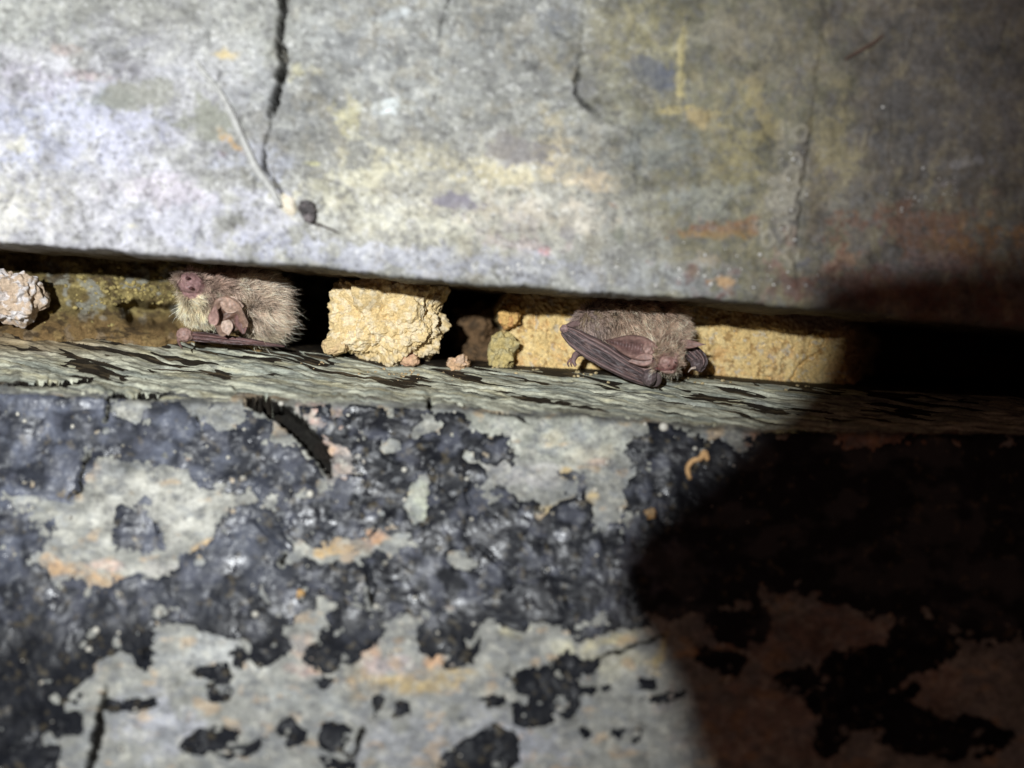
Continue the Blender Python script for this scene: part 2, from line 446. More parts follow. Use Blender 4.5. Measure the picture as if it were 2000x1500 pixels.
    L = [(60, 40, 260, 60, 0, (0.25, 0.26, 0.235), 0.7), (330, 30, 180, 45, 0, (0.40, 0.38, 0.33), 0.6), (110, 240, 190, 90, 0, (0.42, 0.44, 0.56), 0.7),
         (250, 270, 120, 60, 10, (0.42, 0.42, 0.50), 0.6), (60, 150, 90, 45, 0, (0.44, 0.41, 0.48), 0.6),
         (175, 146, 45, 12, 8, (0.42, 0.30, 0.28), 0.6), (130, 98, 30, 9, 0, (0.46, 0.32, 0.28), 0.7), (160, 118, 26, 12, -30, (0.24, 0.23, 0.21), 0.7),
         (245, 132, 35, 20, 20, (0.25, 0.24, 0.27), 0.8), (262, 82, 60, 12, -8, (0.33, 0.32, 0.42), 0.6), (290, 185, 75, 26, 0, (0.25, 0.25, 0.21), 0.8), (200, 195, 40, 14, 0, (0.26, 0.28, 0.26), 0.7),
         (405, 240, 55, 36, 10, (0.24, 0.245, 0.2), 0.85), (440, 105, 20, 10, 0, (0.55, 0.43, 0.2), 0.8), (455, 280, 22, 10, 35, (0.5, 0.3, 0.1), 0.9), (437, 300, 9, 8, 0, (0.3, 0.2, 0.2), 0.8),
         (490, 150, 45, 45, 0, (0.36, 0.37, 0.40), 0.5), (480, 320, 70, 30, 0, (0.40, 0.42, 0.5), 0.6), (80, 400, 150, 50, 0, (0.52, 0.50, 0.42), 0.75), (30, 280, 30, 14, 0, (0.55, 0.52, 0.34), 0.6),
         (330, 420, 240, 50, 4, (0.50, 0.50, 0.58), 0.6), (310, 370, 80, 30, 0, (0.46, 0.40, 0.44), 0.5), (260, 440, 14, 10, 0, (0.6, 0.55, 0.3), 0.7),
         (720, 120, 170, 120, 0, (0.27, 0.28, 0.265), 0.6), (690, 90, 70, 50, 20, (0.23, 0.24, 0.24), 0.6), (600, 140, 30, 12, 0, (0.46, 0.42, 0.2), 0.6), (680, 240, 32, 34, 20, (0.48, 0.44, 0.22), 0.8), (615, 320, 14, 5, 0, (0.5, 0.48, 0.2), 0.9),
         (700, 350, 70, 34, -20, (0.50, 0.47, 0.30), 0.75), (745, 212, 30, 14, 0, (0.5, 0.55, 0.54), 0.8), (770, 30, 40, 18, 0, (0.42, 0.46, 0.47), 0.6),
         (880, 320, 150, 26, 4, (0.48, 0.44, 0.28), 0.75), (1000, 340, 110, 24, 6, (0.52, 0.45, 0.24), 0.75), (1060, 300, 34, 50, 10, (0.46, 0.38, 0.2), 0.7), (1110, 330, 70, 40, 20, (0.45, 0.37, 0.22), 0.7), (1160, 350, 30, 24, 0, (0.5, 0.37, 0.2), 0.6),
         (840, 440, 170, 45, 4, (0.50, 0.48, 0.35), 0.8), (1060, 420, 120, 40, 0, (0.46, 0.40, 0.30), 0.7), (880, 391, 48, 19, -4, (0.20, 0.185, 0.215), 0.95), (1010, 290, 52, 26, 12, (0.215, 0.2, 0.19), 0.95), (960, 262, 24, 14, 30, (0.22, 0.215, 0.2), 0.7),
         (1020, 475, 70, 12, 6, (0.34, 0.25, 0.25), 0.6), (1066, 490, 10, 8, 0, (0.38, 0.14, 0.13), 0.9), (1010, 445, 40, 22, 0, (0.28, 0.25, 0.25), 0.5), (1102, 455, 18, 13, 0, (0.2, 0.19, 0.19), 0.8), (1210, 462, 14, 16, 0, (0.18, 0.19, 0.15), 0.8), (1195, 400, 20, 8, 30, (0.42, 0.2, 0.08), 0.8),
         (850, 510, 300, 26, 5, (0.35, 0.36, 0.43), 0.75), (1150, 540, 200, 22, 5, (0.27, 0.275, 0.29), 0.7), (1155, 442, 34, 12, 0, (0.5, 0.46, 0.36), 0.6),
         (1100, 40, 42, 34, 20, (0.15, 0.16, 0.17), 0.8), (1235, 70, 110, 70, 0, (0.25, 0.225, 0.115), 0.7), (1270, 140, 50, 36, 30, (0.11, 0.115, 0.125), 0.85), (1305, 155, 24, 24, 0, (0.1, 0.11, 0.14), 0.8), (1200, 190, 70, 50, 0, (0.27, 0.26, 0.17), 0.6), (1140, 170, 22, 30, 0, (0.15, 0.15, 0.16), 0.7),
         (1330, 120, 9, 90, 2, (0.42, 0.36, 0.17), 0.8), (1320, 214, 34, 8, -8, (0.45, 0.36, 0.13), 0.7), (1300, 300, 90, 60, 0, (0.155, 0.165, 0.15), 0.75), (1370, 235, 30, 16, 10, (0.36, 0.27, 0.12), 0.7), (1390, 70, 70, 26, 0, (0.27, 0.26, 0.2), 0.6),
         (1480, 200, 20, 60, -15, (0.27, 0.225, 0.11), 0.6), (1440, 290, 44, 110, 8, (0.25, 0.215, 0.10), 0.7), (1490, 80, 90, 80, 0, (0.19, 0.17, 0.125), 0.6), (1390, 400, 60, 40, -20, (0.25, 0.26, 0.23), 0.6),
         (1420, 446, 90, 15, -4, (0.2, 0.095, 0.045), 0.85), (1390, 462, 60, 9, 0, (0.26, 0.17, 0.06), 0.7), (1530, 460, 30, 30, 0, (0.2, 0.08, 0.05), 0.6), (1415, 550, 24, 11, 0, (0.62, 0.38, 0.17), 0.9), (1385, 500, 24, 22, 0, (0.36, 0.3, 0.22), 0.7), (1340, 545, 130, 30, 4, (0.25, 0.26, 0.25), 0.7),
         (1540, 390, 36, 80, 8, (0.29, 0.27, 0.22), 0.7), (1590, 420, 20, 90, 6, (0.155, 0.125, 0.09), 0.7), (1620, 300, 40, 70, 10, (0.24, 0.205, 0.11), 0.65), (1760, 240, 36, 60, 0, (0.1, 0.095, 0.09), 0.6), (1690, 410, 60, 40, 0, (0.21, 0.2, 0.185), 0.6),
         (1720, 470, 30, 26, 0, (0.09, 0.085, 0.1), 0.7), (1570, 516, 22, 9, -10, (0.1, 0.1, 0.13), 0.8), (1640, 515, 50, 12, -20, (0.3, 0.17, 0.12), 0.7), (1850, 470, 160, 60, 0, (0.2, 0.105, 0.065), 0.8), (1940, 460, 60, 30, 0, (0.23, 0.125, 0.045), 0.7), (1780, 520, 70, 16, 0, (0.25, 0.2, 0.2), 0.6), (1800, 575, 300, 34, 4, (0.14, 0.072, 0.055), 0.8),
         (1900, 160, 120, 120, 0, (0.12, 0.11, 0.105), 0.6), (1880, 320, 40, 9, -12, (0.34, 0.33, 0.34), 0.6), (1840, 360, 60, 8, -14, (0.28, 0.25, 0.26), 0.5)]
    wj = wb + 0.6 * n2(PX, PY, 20, 4, 45, gain=0.65)
    c = blobs(c, PX, PY, [(a_, b_, d_ * 1.12, e_ * 1.12, f_, g_, min(1, st_ * 1.0)) for (a_, b_, d_, e_, f_, g_, st_) in L], wj, 1.05)
    lum = c.mean(-1, keepdims=True)
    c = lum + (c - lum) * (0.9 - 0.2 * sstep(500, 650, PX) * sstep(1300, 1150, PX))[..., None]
    c = mixc(c, (0.27, 0.275, 0.25), sstep(190, 20, PY + 60 * wb) * sstep(700, 500, PX) * 0.7)  # greenish-grey film, also painting in the torch beam's falloff at this corner
    c = mixc(c, (0.16, 0.16, 0.165), sstep(0.0, 0.6, wf + 0.6 * wb) * 0.38)
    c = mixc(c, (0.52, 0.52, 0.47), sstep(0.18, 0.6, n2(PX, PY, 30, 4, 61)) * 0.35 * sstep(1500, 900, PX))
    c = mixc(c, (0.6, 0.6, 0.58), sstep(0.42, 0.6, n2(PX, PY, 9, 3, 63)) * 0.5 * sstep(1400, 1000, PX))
    c = mixc(c, (0.10, 0.097, 0.09), sstep(0.34, 0.5, n2(PX, PY, 12, 3, 67, gain=0.65)) * 0.55)
    c = mixc(c, (0.03, 0.028, 0.025), np.clip(crm, 0, 1) * 0.8)
    c = c * (1 + 0.30 * n2(PX, PY, 150, 4, 71, gain=0.6) + 0.28 * n2(PX, PY, 26, 5, 73, 1.4, gain=0.7))[..., None]
    c = mixc(c, np.array((0.36, 0.30, 0.17)), sstep(0.1, 0.5, n2(PX, PY, 44, 4, 75, gain=0.6)) * 0.16 * sstep(350, 700, PX))
    c = blobs(c, PX, PY, [b_ for b_ in [q_[:6] + (q_[6] * 0.6,) for q_ in L] if (b_[0], b_[1]) in ((880, 391), (1010, 290), (1270, 140), (1305, 155), (1100, 40), (1102, 455), (1210, 462), (290, 185), (405, 240), (455, 280), (440, 105), (1415, 550), (1330, 120), (1480, 200))], wj, 0.7)
    c = mixc(c, (0.40, 0.37, 0.30), np.clip(ring, 0, 1) * 0.5)
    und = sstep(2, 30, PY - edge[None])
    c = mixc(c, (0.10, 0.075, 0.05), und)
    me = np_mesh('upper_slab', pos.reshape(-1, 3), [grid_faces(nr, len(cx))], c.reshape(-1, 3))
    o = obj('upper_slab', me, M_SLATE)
    tag(o, 'pale lilac and ochre stained slate slab overhanging the crevice', kind='structure')
    return o, dict(cx=cx, PX=PX, PY=PY, pos=pos, n=n, r0=na, r1=na + ni)

def on_slab(sl, px, py, lift=0.0):
    j = int(np.argmin(np.abs(sl['cx'] - px)))
    col = sl['PY'][sl['r0']:sl['r1'], j]
    i = sl['r0'] + int(np.argmin(np.abs(col - py)))
    p = sl['pos'][i, j].copy()
    k = S * (D + p[1]) / D
    p[0] = (px - 1000) * k
    return p + sl['n'][i, j] * lift

upper, UP = build_upper()

# ------------------------------------------------------------------ the lower slab: ledge and front face
LB = [(-4000, 560), (0, 650), (200, 655), (340, 666), (560, 682), (650, 694), (870, 714), (1000, 722), (1130, 728), (1300, 738), (1400, 742), (1540, 754), (1650, 760), (2000, 776), (6000, 960)]
LF = [(-4000, 640), (0, 762), (200, 766), (330, 778), (560, 786), (700, 782), (850, 788), (1000, 800), (1250, 818), (1400, 828), (1500, 836), (2000, 848), (6000, 960)]
YB, YF = 0.020, -0.024

SOOT_POLYS = [
    [(-400, 800), (0, 785), (60, 762), (150, 760), (190, 778), (198, 850), (212, 830), (232, 792), (270, 830), (300, 812), (330, 790), (372, 812), (392, 850), (420, 800), (452, 790), (490, 815), (520, 830), (512, 870), (560, 862), (590, 885), (630, 905), (650, 940), (610, 955), (560, 950), (520, 955), (470, 950), (430, 942), (382, 932), (372, 905), (300, 900), (230, 880), (180, 882), (160, 915), (150, 955), (132, 975), (60, 952), (-400, 970)],
    [(690, 792), (735, 790), (765, 818), (775, 800), (805, 790), (838, 792), (842, 822), (805, 838), (800, 852), (850, 872), (870, 850), (890, 870), (894, 905), (938, 925), (918, 950), (914, 985), (922, 990), (940, 965), (975, 968), (1000, 992), (1040, 998), (1065, 1018), (1092, 990), (1120, 978), (1140, 990), (1160, 1032), (1200, 1050), (1222, 1030), (1235, 990), (1232, 962), (1256, 945), (1254, 905), (1240, 872), (1262, 856), (1270, 830), (1298, 832), (1310, 852), (1345, 848), (1370, 872), (1392, 870), (1430, 890), (1465, 868), (1500, 862), (1540, 842), (1600, 838), (1640, 880), (1720, 890), (1800, 850), (1900, 850), (2060, 870), (2600, 900), (2600, 1500), (2060, 1230), (1960, 1240), (1900, 1250), (1800, 1200), (1700, 1190), (1640, 1170), (1560, 1150), (1480, 1150), (1400, 1180), (1320, 1190), (1250, 1212), (1180, 1220), (1130, 1245), (1110, 1212), (1040, 1200), (1000, 1215), (960, 1190), (915, 1212), (880, 1190), (830, 1200), (790, 1190), (752, 1205), (728, 1160), (722, 1100), (740, 1085), (770, 1092), (800, 1070), (760, 1030), (770, 990), (740, 1000), (710, 1040), (690, 1060), (640, 1060), (580, 1040), (545, 1010), (555, 965), (610, 958), (650, 945), (700, 938), (732, 935), (700, 900), (682, 872), (690, 840), (672, 812)],
    [(-400, 1080), (0, 1085), (50, 1088), (78, 1118), (90, 1140), (72, 1156), (110, 1162), (150, 1148), (200, 1158), (260, 1132), (300, 1145), (342, 1128), (372, 1095), (415, 1070), (432, 1028), (470, 995), (500, 990), (520, 1012), (555, 1060), (548, 1090), (520, 1108), (560, 1118), (610, 1100), (680, 1110), (715, 1130), (722, 1180), (700, 1190), (640, 1160), (590, 1178), (560, 1200), (540, 1245), (560, 1262), (500, 1306), (494, 1245), (470, 1240), (430, 1230), (395, 1216), (330, 1206), (300, 1212), (285, 1240), (300, 1290), (280, 1300), (240, 1258), (205, 1270), (180, 1300), (160, 1340), (120, 1370), (95, 1352), (88, 1375), (160, 1360), (140, 1390), (80, 1412), (90, 1440), (60, 1462), (100, 1500), (60, 1560), (20, 1450), (0, 1420), (-400, 1450)],
    [(-400, 980), (0, 985), (28, 992), (52, 1010), (98, 1016), (82, 1058), (40, 1070), (0, 1078), (-400, 1080)],
    [(240, 1005), (262, 1010), (278, 992), (288, 1006), (300, 1018), (316, 1060), (246, 1062)],
]
SOOT_SPOTS = [(430, 1452, 72, 24, -4), (418, 1312, 34, 17, 14), (430, 1352, 20, 15, 0), (255, 1376, 38, 15, -4), (574, 1432, 28, 20, 24), (655, 1440, 30, 26, 0), (660, 1486, 30, 22, 0),
              (880, 1246, 50, 46, 0), (700, 1225, 44, 34, 10), (655, 1272, 44, 34, -20), (634, 1336, 16, 12, 0), (778, 1387, 17, 11, 0), (975, 1462, 44, 44, 0), (920, 1500, 60, 50, -30),
              (1060, 1335, 62, 26, 12), (1095, 1320, 40, 22, -30), (1042, 1396, 34, 22, 0), (1105, 1385, 24, 14, -10), (1060, 1370, 30, 40, 0), (1262, 1338, 15, 9, 0), (1137, 1302, 20, 14, 20), (1140, 1355, 30, 7, -10),
              (1385, 1290, 20, 16, 0), (1428, 1302, 17, 20, 0), (1440, 1215, 50, 34, 20), (1700, 1330, 90, 60, 0), (1640, 1390, 60, 30, 20), (1620, 1430, 30, 44, 0), (1850, 1440, 120, 40, 0), (1560, 1330, 40, 20, 0), (1800, 1250, 60, 60, 0), (1760, 1400, 60, 20, 0),
              (110, 1400, 50, 40, 0), (40, 1480, 70, 50, 0), (40, 1400, 60, 40, 0), (880, 826, 18, 20, -30), (950, 875, 34, 14, 10), (1120, 945, 14, 12, 0), (965, 1372, 16, 8, 0), (1140, 1430, 10, 12, 0), (1020, 1050, 60, 40, 0), (735, 1385, 5, 14, 10),
              (620, 800, 12, 16, 20), (650, 835, 22, 12, 20), (1222, 1435, 16, 6, 0), (1300, 1360, 20, 6, -10), (770, 860, 70, 60, 0), (1240, 1440, 8, 10, 0), (470, 1290, 9, 12, 0), (60, 1280, 110, 70, 0)]

def pieces(name, cpos, cc, sd, cut, material, parent, least):
    """every connected patch of a raised layer becomes a mesh of its own; its rim dips under the surface it lies on"""
    keep = sd > cut
    cell = keep[:-1, :-1] & keep[1:, :-1] & keep[1:, 1:] & keep[:-1, 1:]
    H, W = cell.shape
    cl_list = cell.tolist()
    seen = [[False] * W for _ in range(H)]
    comps = []
    for (i, j) in zip(*np.nonzero(cell & (sd[:-1, :-1] > 0.5))):
        if seen[i][j]: continue
        stack = [(i, j)]; seen[i][j] = True; cells = []
        while stack:
            a_, b_ = stack.pop(); cells.append((a_, b_))
            for a2, b2 in ((a_ + 1, b_), (a_ - 1, b_), (a_, b_ + 1), (a_, b_ - 1)):
                if 0 <= a2 < H and 0 <= b2 < W and cl_list[a2][b2] and not seen[a2][b2]:
                    seen[a2][b2] = True; stack.append((a2, b2))
        comps.append(np.array(cells))
    comps.sort(key=lambda q_: -len(q_))
    idx = np.arange(sd.size).reshape(sd.shape)
    vp = cpos.reshape(-1, 3); vc = cc.reshape(-1, cc.shape[-1])
    for cm in comps:
        if len(cm) < least: continue
        i, j = cm[:, 0], cm[:, 1]
        q_ = np.stack([idx[i, j], idx[i + 1, j], idx[i + 1, j + 1], idx[i, j + 1]], -1)
        uq, inv = np.unique(q_, return_inverse=True)
        obj(name, np_mesh(name, vp[uq], [inv.reshape(-1, 4)], vc[uq]), material, parent)

def build_lower():
    cx = columns(-60, 2060, 2.7)
    back = interp(LB, cx) + 0 * cx
    front = interp(LF, cx) + 6 * n2(cx, cx * 0, 120, 4, 103) + 2.5 * n2(cx, cx * 0, 16, 3, 105)
    nb, nl, nf = 24, 150, 268
    below = []
    g, y = 3, 1540
    while y < 4300:
        g *= 1.14; y += g; below.append(y)
    nr = nb + nl + nf + len(below)
    PX = np.broadcast_to(cx, (nr, len(cx))).copy(); PY = np.empty_like(PX); Y = np.empty_like(PX)
    LT = np.zeros_like(PX)
    for r in range(nl):
        t = r / (nl - 1)
        Y[nb + r] = YB + (YF - YB) * t
        k = (D + Y[nb + r]) / D
        kb, kf = (D + YB) / D, (D + YF) / D
        zb, zf = (750 - back) * kb, (750 - front) * kf
        tt = t + 0.10 * np.sin(math.pi * t)                    # slightly hollow ledge
        PY[nb + r] = 750 - (zb + (zf - zb) * tt) / k
        LT[nb + r] = t
    def yface(py):
        u = np.clip((py - 800) / 700, 0, 6)
        return YF - 0.002 - 0.030 * np.minimum(u, 2) ** 0.85
    for r in range(nf):
        t = (r + 1) / nf
        PY[nb + nl + r] = front + t * (1540 - front); Y[nb + nl + r] = yface(PY[nb + nl + r])
        LT[nb + nl + r] = 2
    for r, yy in enumerate(below):
        PY[nb + nl + nf + r] = yy; Y[nb + nl + nf + r] = yface(np.full_like(cx, yy)); LT[nb + nl + nf + r] = 2
    pos = P(PX, PY, Y)
    e = pos[nb]
    for r in range(nb):
        t = (nb - r) / nb
        p = e.copy(); p[:, 1] += 0.17 * t ** 1.5; p[:, 2] += 0.012 * t
        pos[r] = p; PY[r] = PY[nb] - 60 * t
    k = nb + nl - 1
    for it in range(20):
        blk = pos[k - 16:k + 12]
        blk[1:-1] = 0.25 * blk[:-2] + 0.5 * blk[1:-1] + 0.25 * blk[2:]
    n = grid_normals(pos)
    if n[nb + nl + 100, len(cx) // 2, 1] > 0: n = -n
    wl = pos * 1000.0
    face = sstep(-6, 20, PY - front[None]) * (LT > 0.9)
    led = 1 - face
    h = face * (1.5 * fbm(wl / 38, 3, 201) + 0.55 * fbm(wl / 10, 3, 202) + 0.2 * fbm(wl / 2.6, 3, 204))
    # slaty laminae on the ledge: drawn-out plates that run down to the right over a near-black under-layer
    u = wl[..., 0] + wl[..., 1] * 0.35
    v = wl[..., 1] + wl[..., 0] * 0.27
    warp = fbm(np.stack([u / 22, v / 9, 0 * u], -1), 3, 211)
    q = fbm(np.stack([u / 30, v / 4.0 + 1.3 * warp, 0 * u + 3], -1), 2, 213, gain=0.5)
    qs = noise(np.stack([u / 9, v / 2.6, 0 * u + 15], -1), 229) + 0.5 * noise(np.stack([u / 4.5, v / 1.5, 0 * u + 16], -1), 230)
    q2 = fbm(np.stack([u / 8, v / 2.2, 0 * u + 5], -1), 2, 217)
    big = fbm(np.stack([u / 60, v / 16, 0 * u + 8], -1), 2, 219)
    h = h + led * (0.5 * fbm(np.stack([u / 18, v / 5, 0 * u + 1], -1), 3, 223) + 0.12 * q2) * sstep(-0.02, 0.1, LT + 0.05)
    plate = (q + 0.22 * qs + 0.45 * big + 0.14 + 0.2 * sstep(0.45, 0.85, LT)) * 22
    wob = n2(PX, PY, 24, 3, 221) * 8
    wob2 = n2(PX, PY, 8, 3, 222) * 7
    cr = 0; crm = np.zeros_like(PX)
    CR = [([(470, 782), (520, 792), (560, 815), (600, 850), (628, 888), (646, 930)], 19, 6), ([(205, 768), (210, 800), (206, 826)], 5, 3), ([(172, 884), (158, 918), (150, 955), (134, 975)], 6, 2.5),
          ([(206, 1338), (196, 1380), (186, 1440), (174, 1500), (164, 1600), (150, 1750)], 8, 4), ([(706, 1415), (690, 1485)], 5, 2), ([(556, 1078), (546, 1102)], 6, 2.5), ([(720, 1095), (724, 1185)], 4.5, 2),
          ([(920, 945), (911, 965), (921, 992)], 5, 2), ([(290, 1262), (284, 1290)], 6, 2.5), ([(378, 810), (384, 832)], 6, 2), ([(838, 780), (840, 800)], 5, 2), ([(300, 1015), (316, 1060)], 5, 1.6), ([(490, 1010), (520, 1040), (552, 1068)], 3.5, 1.5),
          ([(930, 1060), (985, 1110), (1000, 1160)], 6, 1.2), ([(1300, 1240), (1240, 1262), (1150, 1290)], 3, 0.8), ([(950, 800), (1010, 812), (1030, 826)], 4, 1.2), ([(0, 752), (120, 748), (180, 742)], 6, 2), ([(180, 772), (280, 775), (340, 768)], 5, 2)]
    for pts, wd, dp in CR:
        d, t = polydist(PX + wob * 0.8, PY + wob * 0.6, pts)
        d = d + wob2 * min(1, wd / 14)
        en = np.clip(np.minimum(t, 1 - t) * 4 + 0.15, 0, 1)
        prof = sstep(wd * en, wd * en * 0.7, d)
        cr = cr + prof * dp; crm = np.maximum(crm, sstep(wd * en * 1.2, wd * en * 1.0, d))
    pos = pos + n * ((h - cr) * 0.001)[..., None]
    # ---- colours
    wb = n2(PX, PY, 60, 5, 241, gain=0.6)
    c = np.zeros(PX.shape + (3,)) + np.array((0.215, 0.217, 0.192))
    L = [(1050, 850, 240, 70, 0, (0.36, 0.37, 0.31), 0.7), (1010, 925, 90, 30, 0, (0.31, 0.295, 0.29), 0.6), (630, 812, 60, 20, 20, (0.42, 0.27, 0.22), 0.8), (655, 880, 26, 60, -10, (0.44, 0.30, 0.24), 0.75), (690, 900, 30, 26, 0, (0.42, 0.38, 0.33), 0.6),
         (680, 1070, 90, 16, -8, (0.52, 0.34, 0.13), 0.9), (730, 1050, 30, 24, -30, (0.48, 0.26, 0.13), 0.85), (330, 985, 190, 75, 0, (0.42, 0.415, 0.365), 0.9), (190, 1130, 100, 20, 14, (0.42, 0.25, 0.11), 0.85), (210, 1105, 40, 12, 0, (0.46, 0.31, 0.24), 0.7), (300, 1110, 60, 20, 0, (0.42, 0.40, 0.36), 0.6), (100, 960, 60, 14, 10, (0.42, 0.29, 0.15), 0.7), (400, 1068, 40, 14, -30, (0.44, 0.29, 0.12), 0.8), (350, 905, 20, 10, 0, (0.48, 0.3, 0.18), 0.7), (175, 915, 16, 24, 20, (0.36, 0.27, 0.2), 0.7),
         (820, 980, 24, 50, 6, (0.36, 0.38, 0.29), 0.8), (1110, 985, 50, 12, -14, (0.5, 0.36, 0.14), 0.7), (1075, 860, 30, 20, 0, (0.46, 0.42, 0.3), 0.6), (1150, 890, 40, 30, 0, (0.40, 0.36, 0.26), 0.5), (1110, 925, 12, 12, 0, (0.55, 0.4, 0.17), 0.7), (1170, 905, 26, 10, 0, (0.33, 0.22, 0.17), 0.6),
         (720, 1265, 30, 32, 0, (0.50, 0.32, 0.2), 0.85), (850, 1290, 34, 18, 0, (0.52, 0.30, 0.15), 0.85), (800, 1330, 110, 22, -4, (0.44, 0.32, 0.13), 0.8), (760, 1300, 60, 22, 0, (0.30, 0.245, 0.24), 0.7), (890, 1180, 30, 8, 0, (0.45, 0.26, 0.14), 0.7), (600, 1310, 40, 16, 10, (0.34, 0.2, 0.17), 0.7), (600, 1270, 24, 30, 0, (0.42, 0.3, 0.22), 0.6), (690, 1330, 20, 40, 0, (0.44, 0.35, 0.2), 0.6),
         (900, 1440, 200, 60, 0, (0.29, 0.30, 0.33), 0.6), (300, 1420, 110, 50, 0, (0.34, 0.35, 0.40), 0.6), (420, 1280, 90, 50, 0, (0.37, 0.38, 0.37), 0.6), (560, 1370, 120, 40, 0, (0.31, 0.325, 0.305), 0.5), (1010, 1230, 40, 20, -10, (0.46, 0.43, 0.28), 0.8), (1095, 1265, 26, 26, 0, (0.46, 0.44, 0.30), 0.8), (1150, 1275, 20, 26, 0, (0.44, 0.41, 0.28), 0.7), (1290, 1275, 12, 44, 14, (0.55, 0.42, 0.14), 0.9), (1275, 1310, 14, 16, 0, (0.56, 0.40, 0.14), 0.7), (1210, 1250, 70, 12, -14, (0.42, 0.35, 0.15), 0.6), (1210, 1290, 60, 40, 0, (0.33, 0.31, 0.21), 0.6), (1060, 1460, 100, 40, 0, (0.26, 0.27, 0.31), 0.6),
         (1700, 870, 320, 34, 1, (0.30, 0.165, 0.10), 0.85), (1600, 1250, 200, 90, 0, (0.24, 0.155, 0.115), 0.7), (1500, 1420, 160, 90, 0, (0.26, 0.18, 0.14), 0.6), (1350, 1275, 60, 10, -10, (0.4, 0.2, 0.07), 0.7), (1810, 1340, 60, 100, 0, (0.27, 0.2, 0.155), 0.6)]
    c = blobs(c, PX, PY, L, wb, 0.8)
    c = mixc(c, (0.15, 0.16, 0.165), sstep(-0.05, 0.5, n2(PX, PY, 30, 5, 243, 1.8, gain=0.65)) * 0.65)
    c = mixc(c, (0.40, 0.39, 0.33), sstep(0.15, 0.55, n2(PX, PY, 24, 4, 245, gain=0.65)) * 0.5)
    c = mixc(c, (0.40, 0.27, 0.14), sstep(0.3, 0.65, n2(PX, PY, 34, 4, 247, 1.5)) * 0.5)
    c = mixc(c, (0.08, 0.08, 0.085), sstep(0.36, 0.6, n2(PX, PY, 9, 3, 249)) * 0.6)
    c = c * (1 + 0.30 * n2(PX, PY, 120, 4, 251) + 0.45 * n2(PX, PY, 20, 4, 253, 1.6, gain=0.65))[..., None]
    # ledge: grey-green laminae over a near-black under-layer
    cl = np.zeros_like(c) + np.array((0.48, 0.48, 0.375))
    cl = mixc(cl, (0.25, 0.27, 0.23), sstep(-0.1, 0.35, fbm(np.stack([u / 30, v / 4, 0 * u + 2], -1), 4, 261)) * 0.8)
    cl = mixc(cl, (0.43, 0.40, 0.26), sstep(0.15, 0.5, fbm(np.stack([u / 20, v / 5, 0 * u + 4], -1), 4, 263)) * 0.7)
    cl = mixc(cl, (0.115, 0.115, 0.105), sstep(0.22, 0.42, q2) * 0.6)
    cl = mixc(cl, (0.24, 0.165, 0.08), sstep(420, 100, PX) * sstep(0.5, 0.1, LT) * 0.8)
    cu = np.zeros_like(c) + np.array((0.026, 0.021, 0.016))
    cu = mixc(cu, (0.10, 0.075, 0.045), sstep(0.1, 0.4, q2) * 0.7)
    lf = sstep(0.80, 0.92, LT + 0.06 * n2(PX, PY, 30, 3, 265)) * (1 - face)
    c = c * np.maximum(face, lf)[..., None] + cu * (led - lf * led)[..., None]
    c = mixc(c, (0.008, 0.007, 0.006), crm * 0.98)  # crack interiors painted near-black: the shade inside them is put into the colour
    gl = (1 - 0.97 * crm) * (1 - 0.85 * (led - lf * led))
    me = np_mesh('lower_slab', pos.reshape(-1, 3), [grid_faces(nr, len(cx))], np.concatenate([c, gl[..., None]], -1).reshape(-1, 4))
    o = obj('lower_slab', me, M_LEDGE)
    tag(o, 'grey slate slab with a flaking ledge and black crust below the crevice', kind='structure')
    lo_ = dict(cx=cx, PX=PX, PY=PY, pos=pos, n=n, r0=nb + nl - 4, r1=nb + nl + nf, nb=nb, nl=nl, LT=LT)
    # ---- black crust, each patch of it a piece of its own
    r0, r1 = nb + nl - 6, nb + nl + nf + 8
    x, y = PX[r0:r1], PY[r0:r1]
    jit = 8 * n2(x, y, 34, 4, 301, gain=0.6) + 8 * n2(x, y, 8, 3, 303, gain=0.65)
    xs, ys = x + 14 * n2(x, y, 40, 3, 305), y + 14 * n2(x, y, 40, 3, 307)
    sd = np.full(x.shape, -60.0)
    for pts in SOOT_POLYS:
        sd = np.maximum(sd, polysd(xs, ys, pts))
    for (ex, ey, rx, ry, an) in SOOT_SPOTS:
        sd = np.maximum(sd, ellsd(xs, ys, ex, ey, rx, ry, an))
    sd = sd + jit * (1 - 0.55 * sstep(1260, 1340, y)) + 10 * sstep(1330, 1230, y) + 4
    holes = sstep(0.46, 0.56, n2(x, y, 26, 4, 311, 1.3)) * 30       # pale rock showing through
    sd = sd - holes
    for (ex, ey, rx, ry, an) in [(820, 970, 22, 52, 6), (905, 1092, 26, 18, 0), (830, 832, 30, 16, -20), (760, 875, 20, 10, 0), (440, 812, 34, 26, 10), (555, 850, 26, 22, 20), (250, 808, 26, 22, 10), (700, 1064, 90, 15, -6), (610, 885, 14, 12, 0), (520, 1160, 10, 10, 0), (590, 1160, 9, 9, 0), (310, 1195, 12, 8, 0), (190, 1235, 10, 10, 0), (170, 1265, 9, 12, 20)]:
        sd = np.minimum(sd, -ellsd(xs, ys, ex, ey, rx, ry, an) + 0.5 * jit)
    sd = np.minimum(sd, (y - np.interp(x, [0, 480, 700, 900, 1500, 2000], [766, 792, 788, 806, 838, 848])) + 3 * jit / 9)
    for pts, wd, dp in CR[:6]:
        d, t = polydist(x + wob[r0:r1] * 0.8, y + wob[r0:r1] * 0.6, pts)
        sd = np.minimum(sd, (d - wd * 0.8))
    p3 = pos[r0:r1] * 1000
    hh = 0.34 * sstep(0, 5, sd) + sstep(1, 14, sd) * (0.16 * fbm(p3 / 5.0, 3, 321) + 0.35 * fbm(p3 / 16, 2, 323) + 0.1 + 0.07 * fbm(p3 / 1.3, 2, 325))
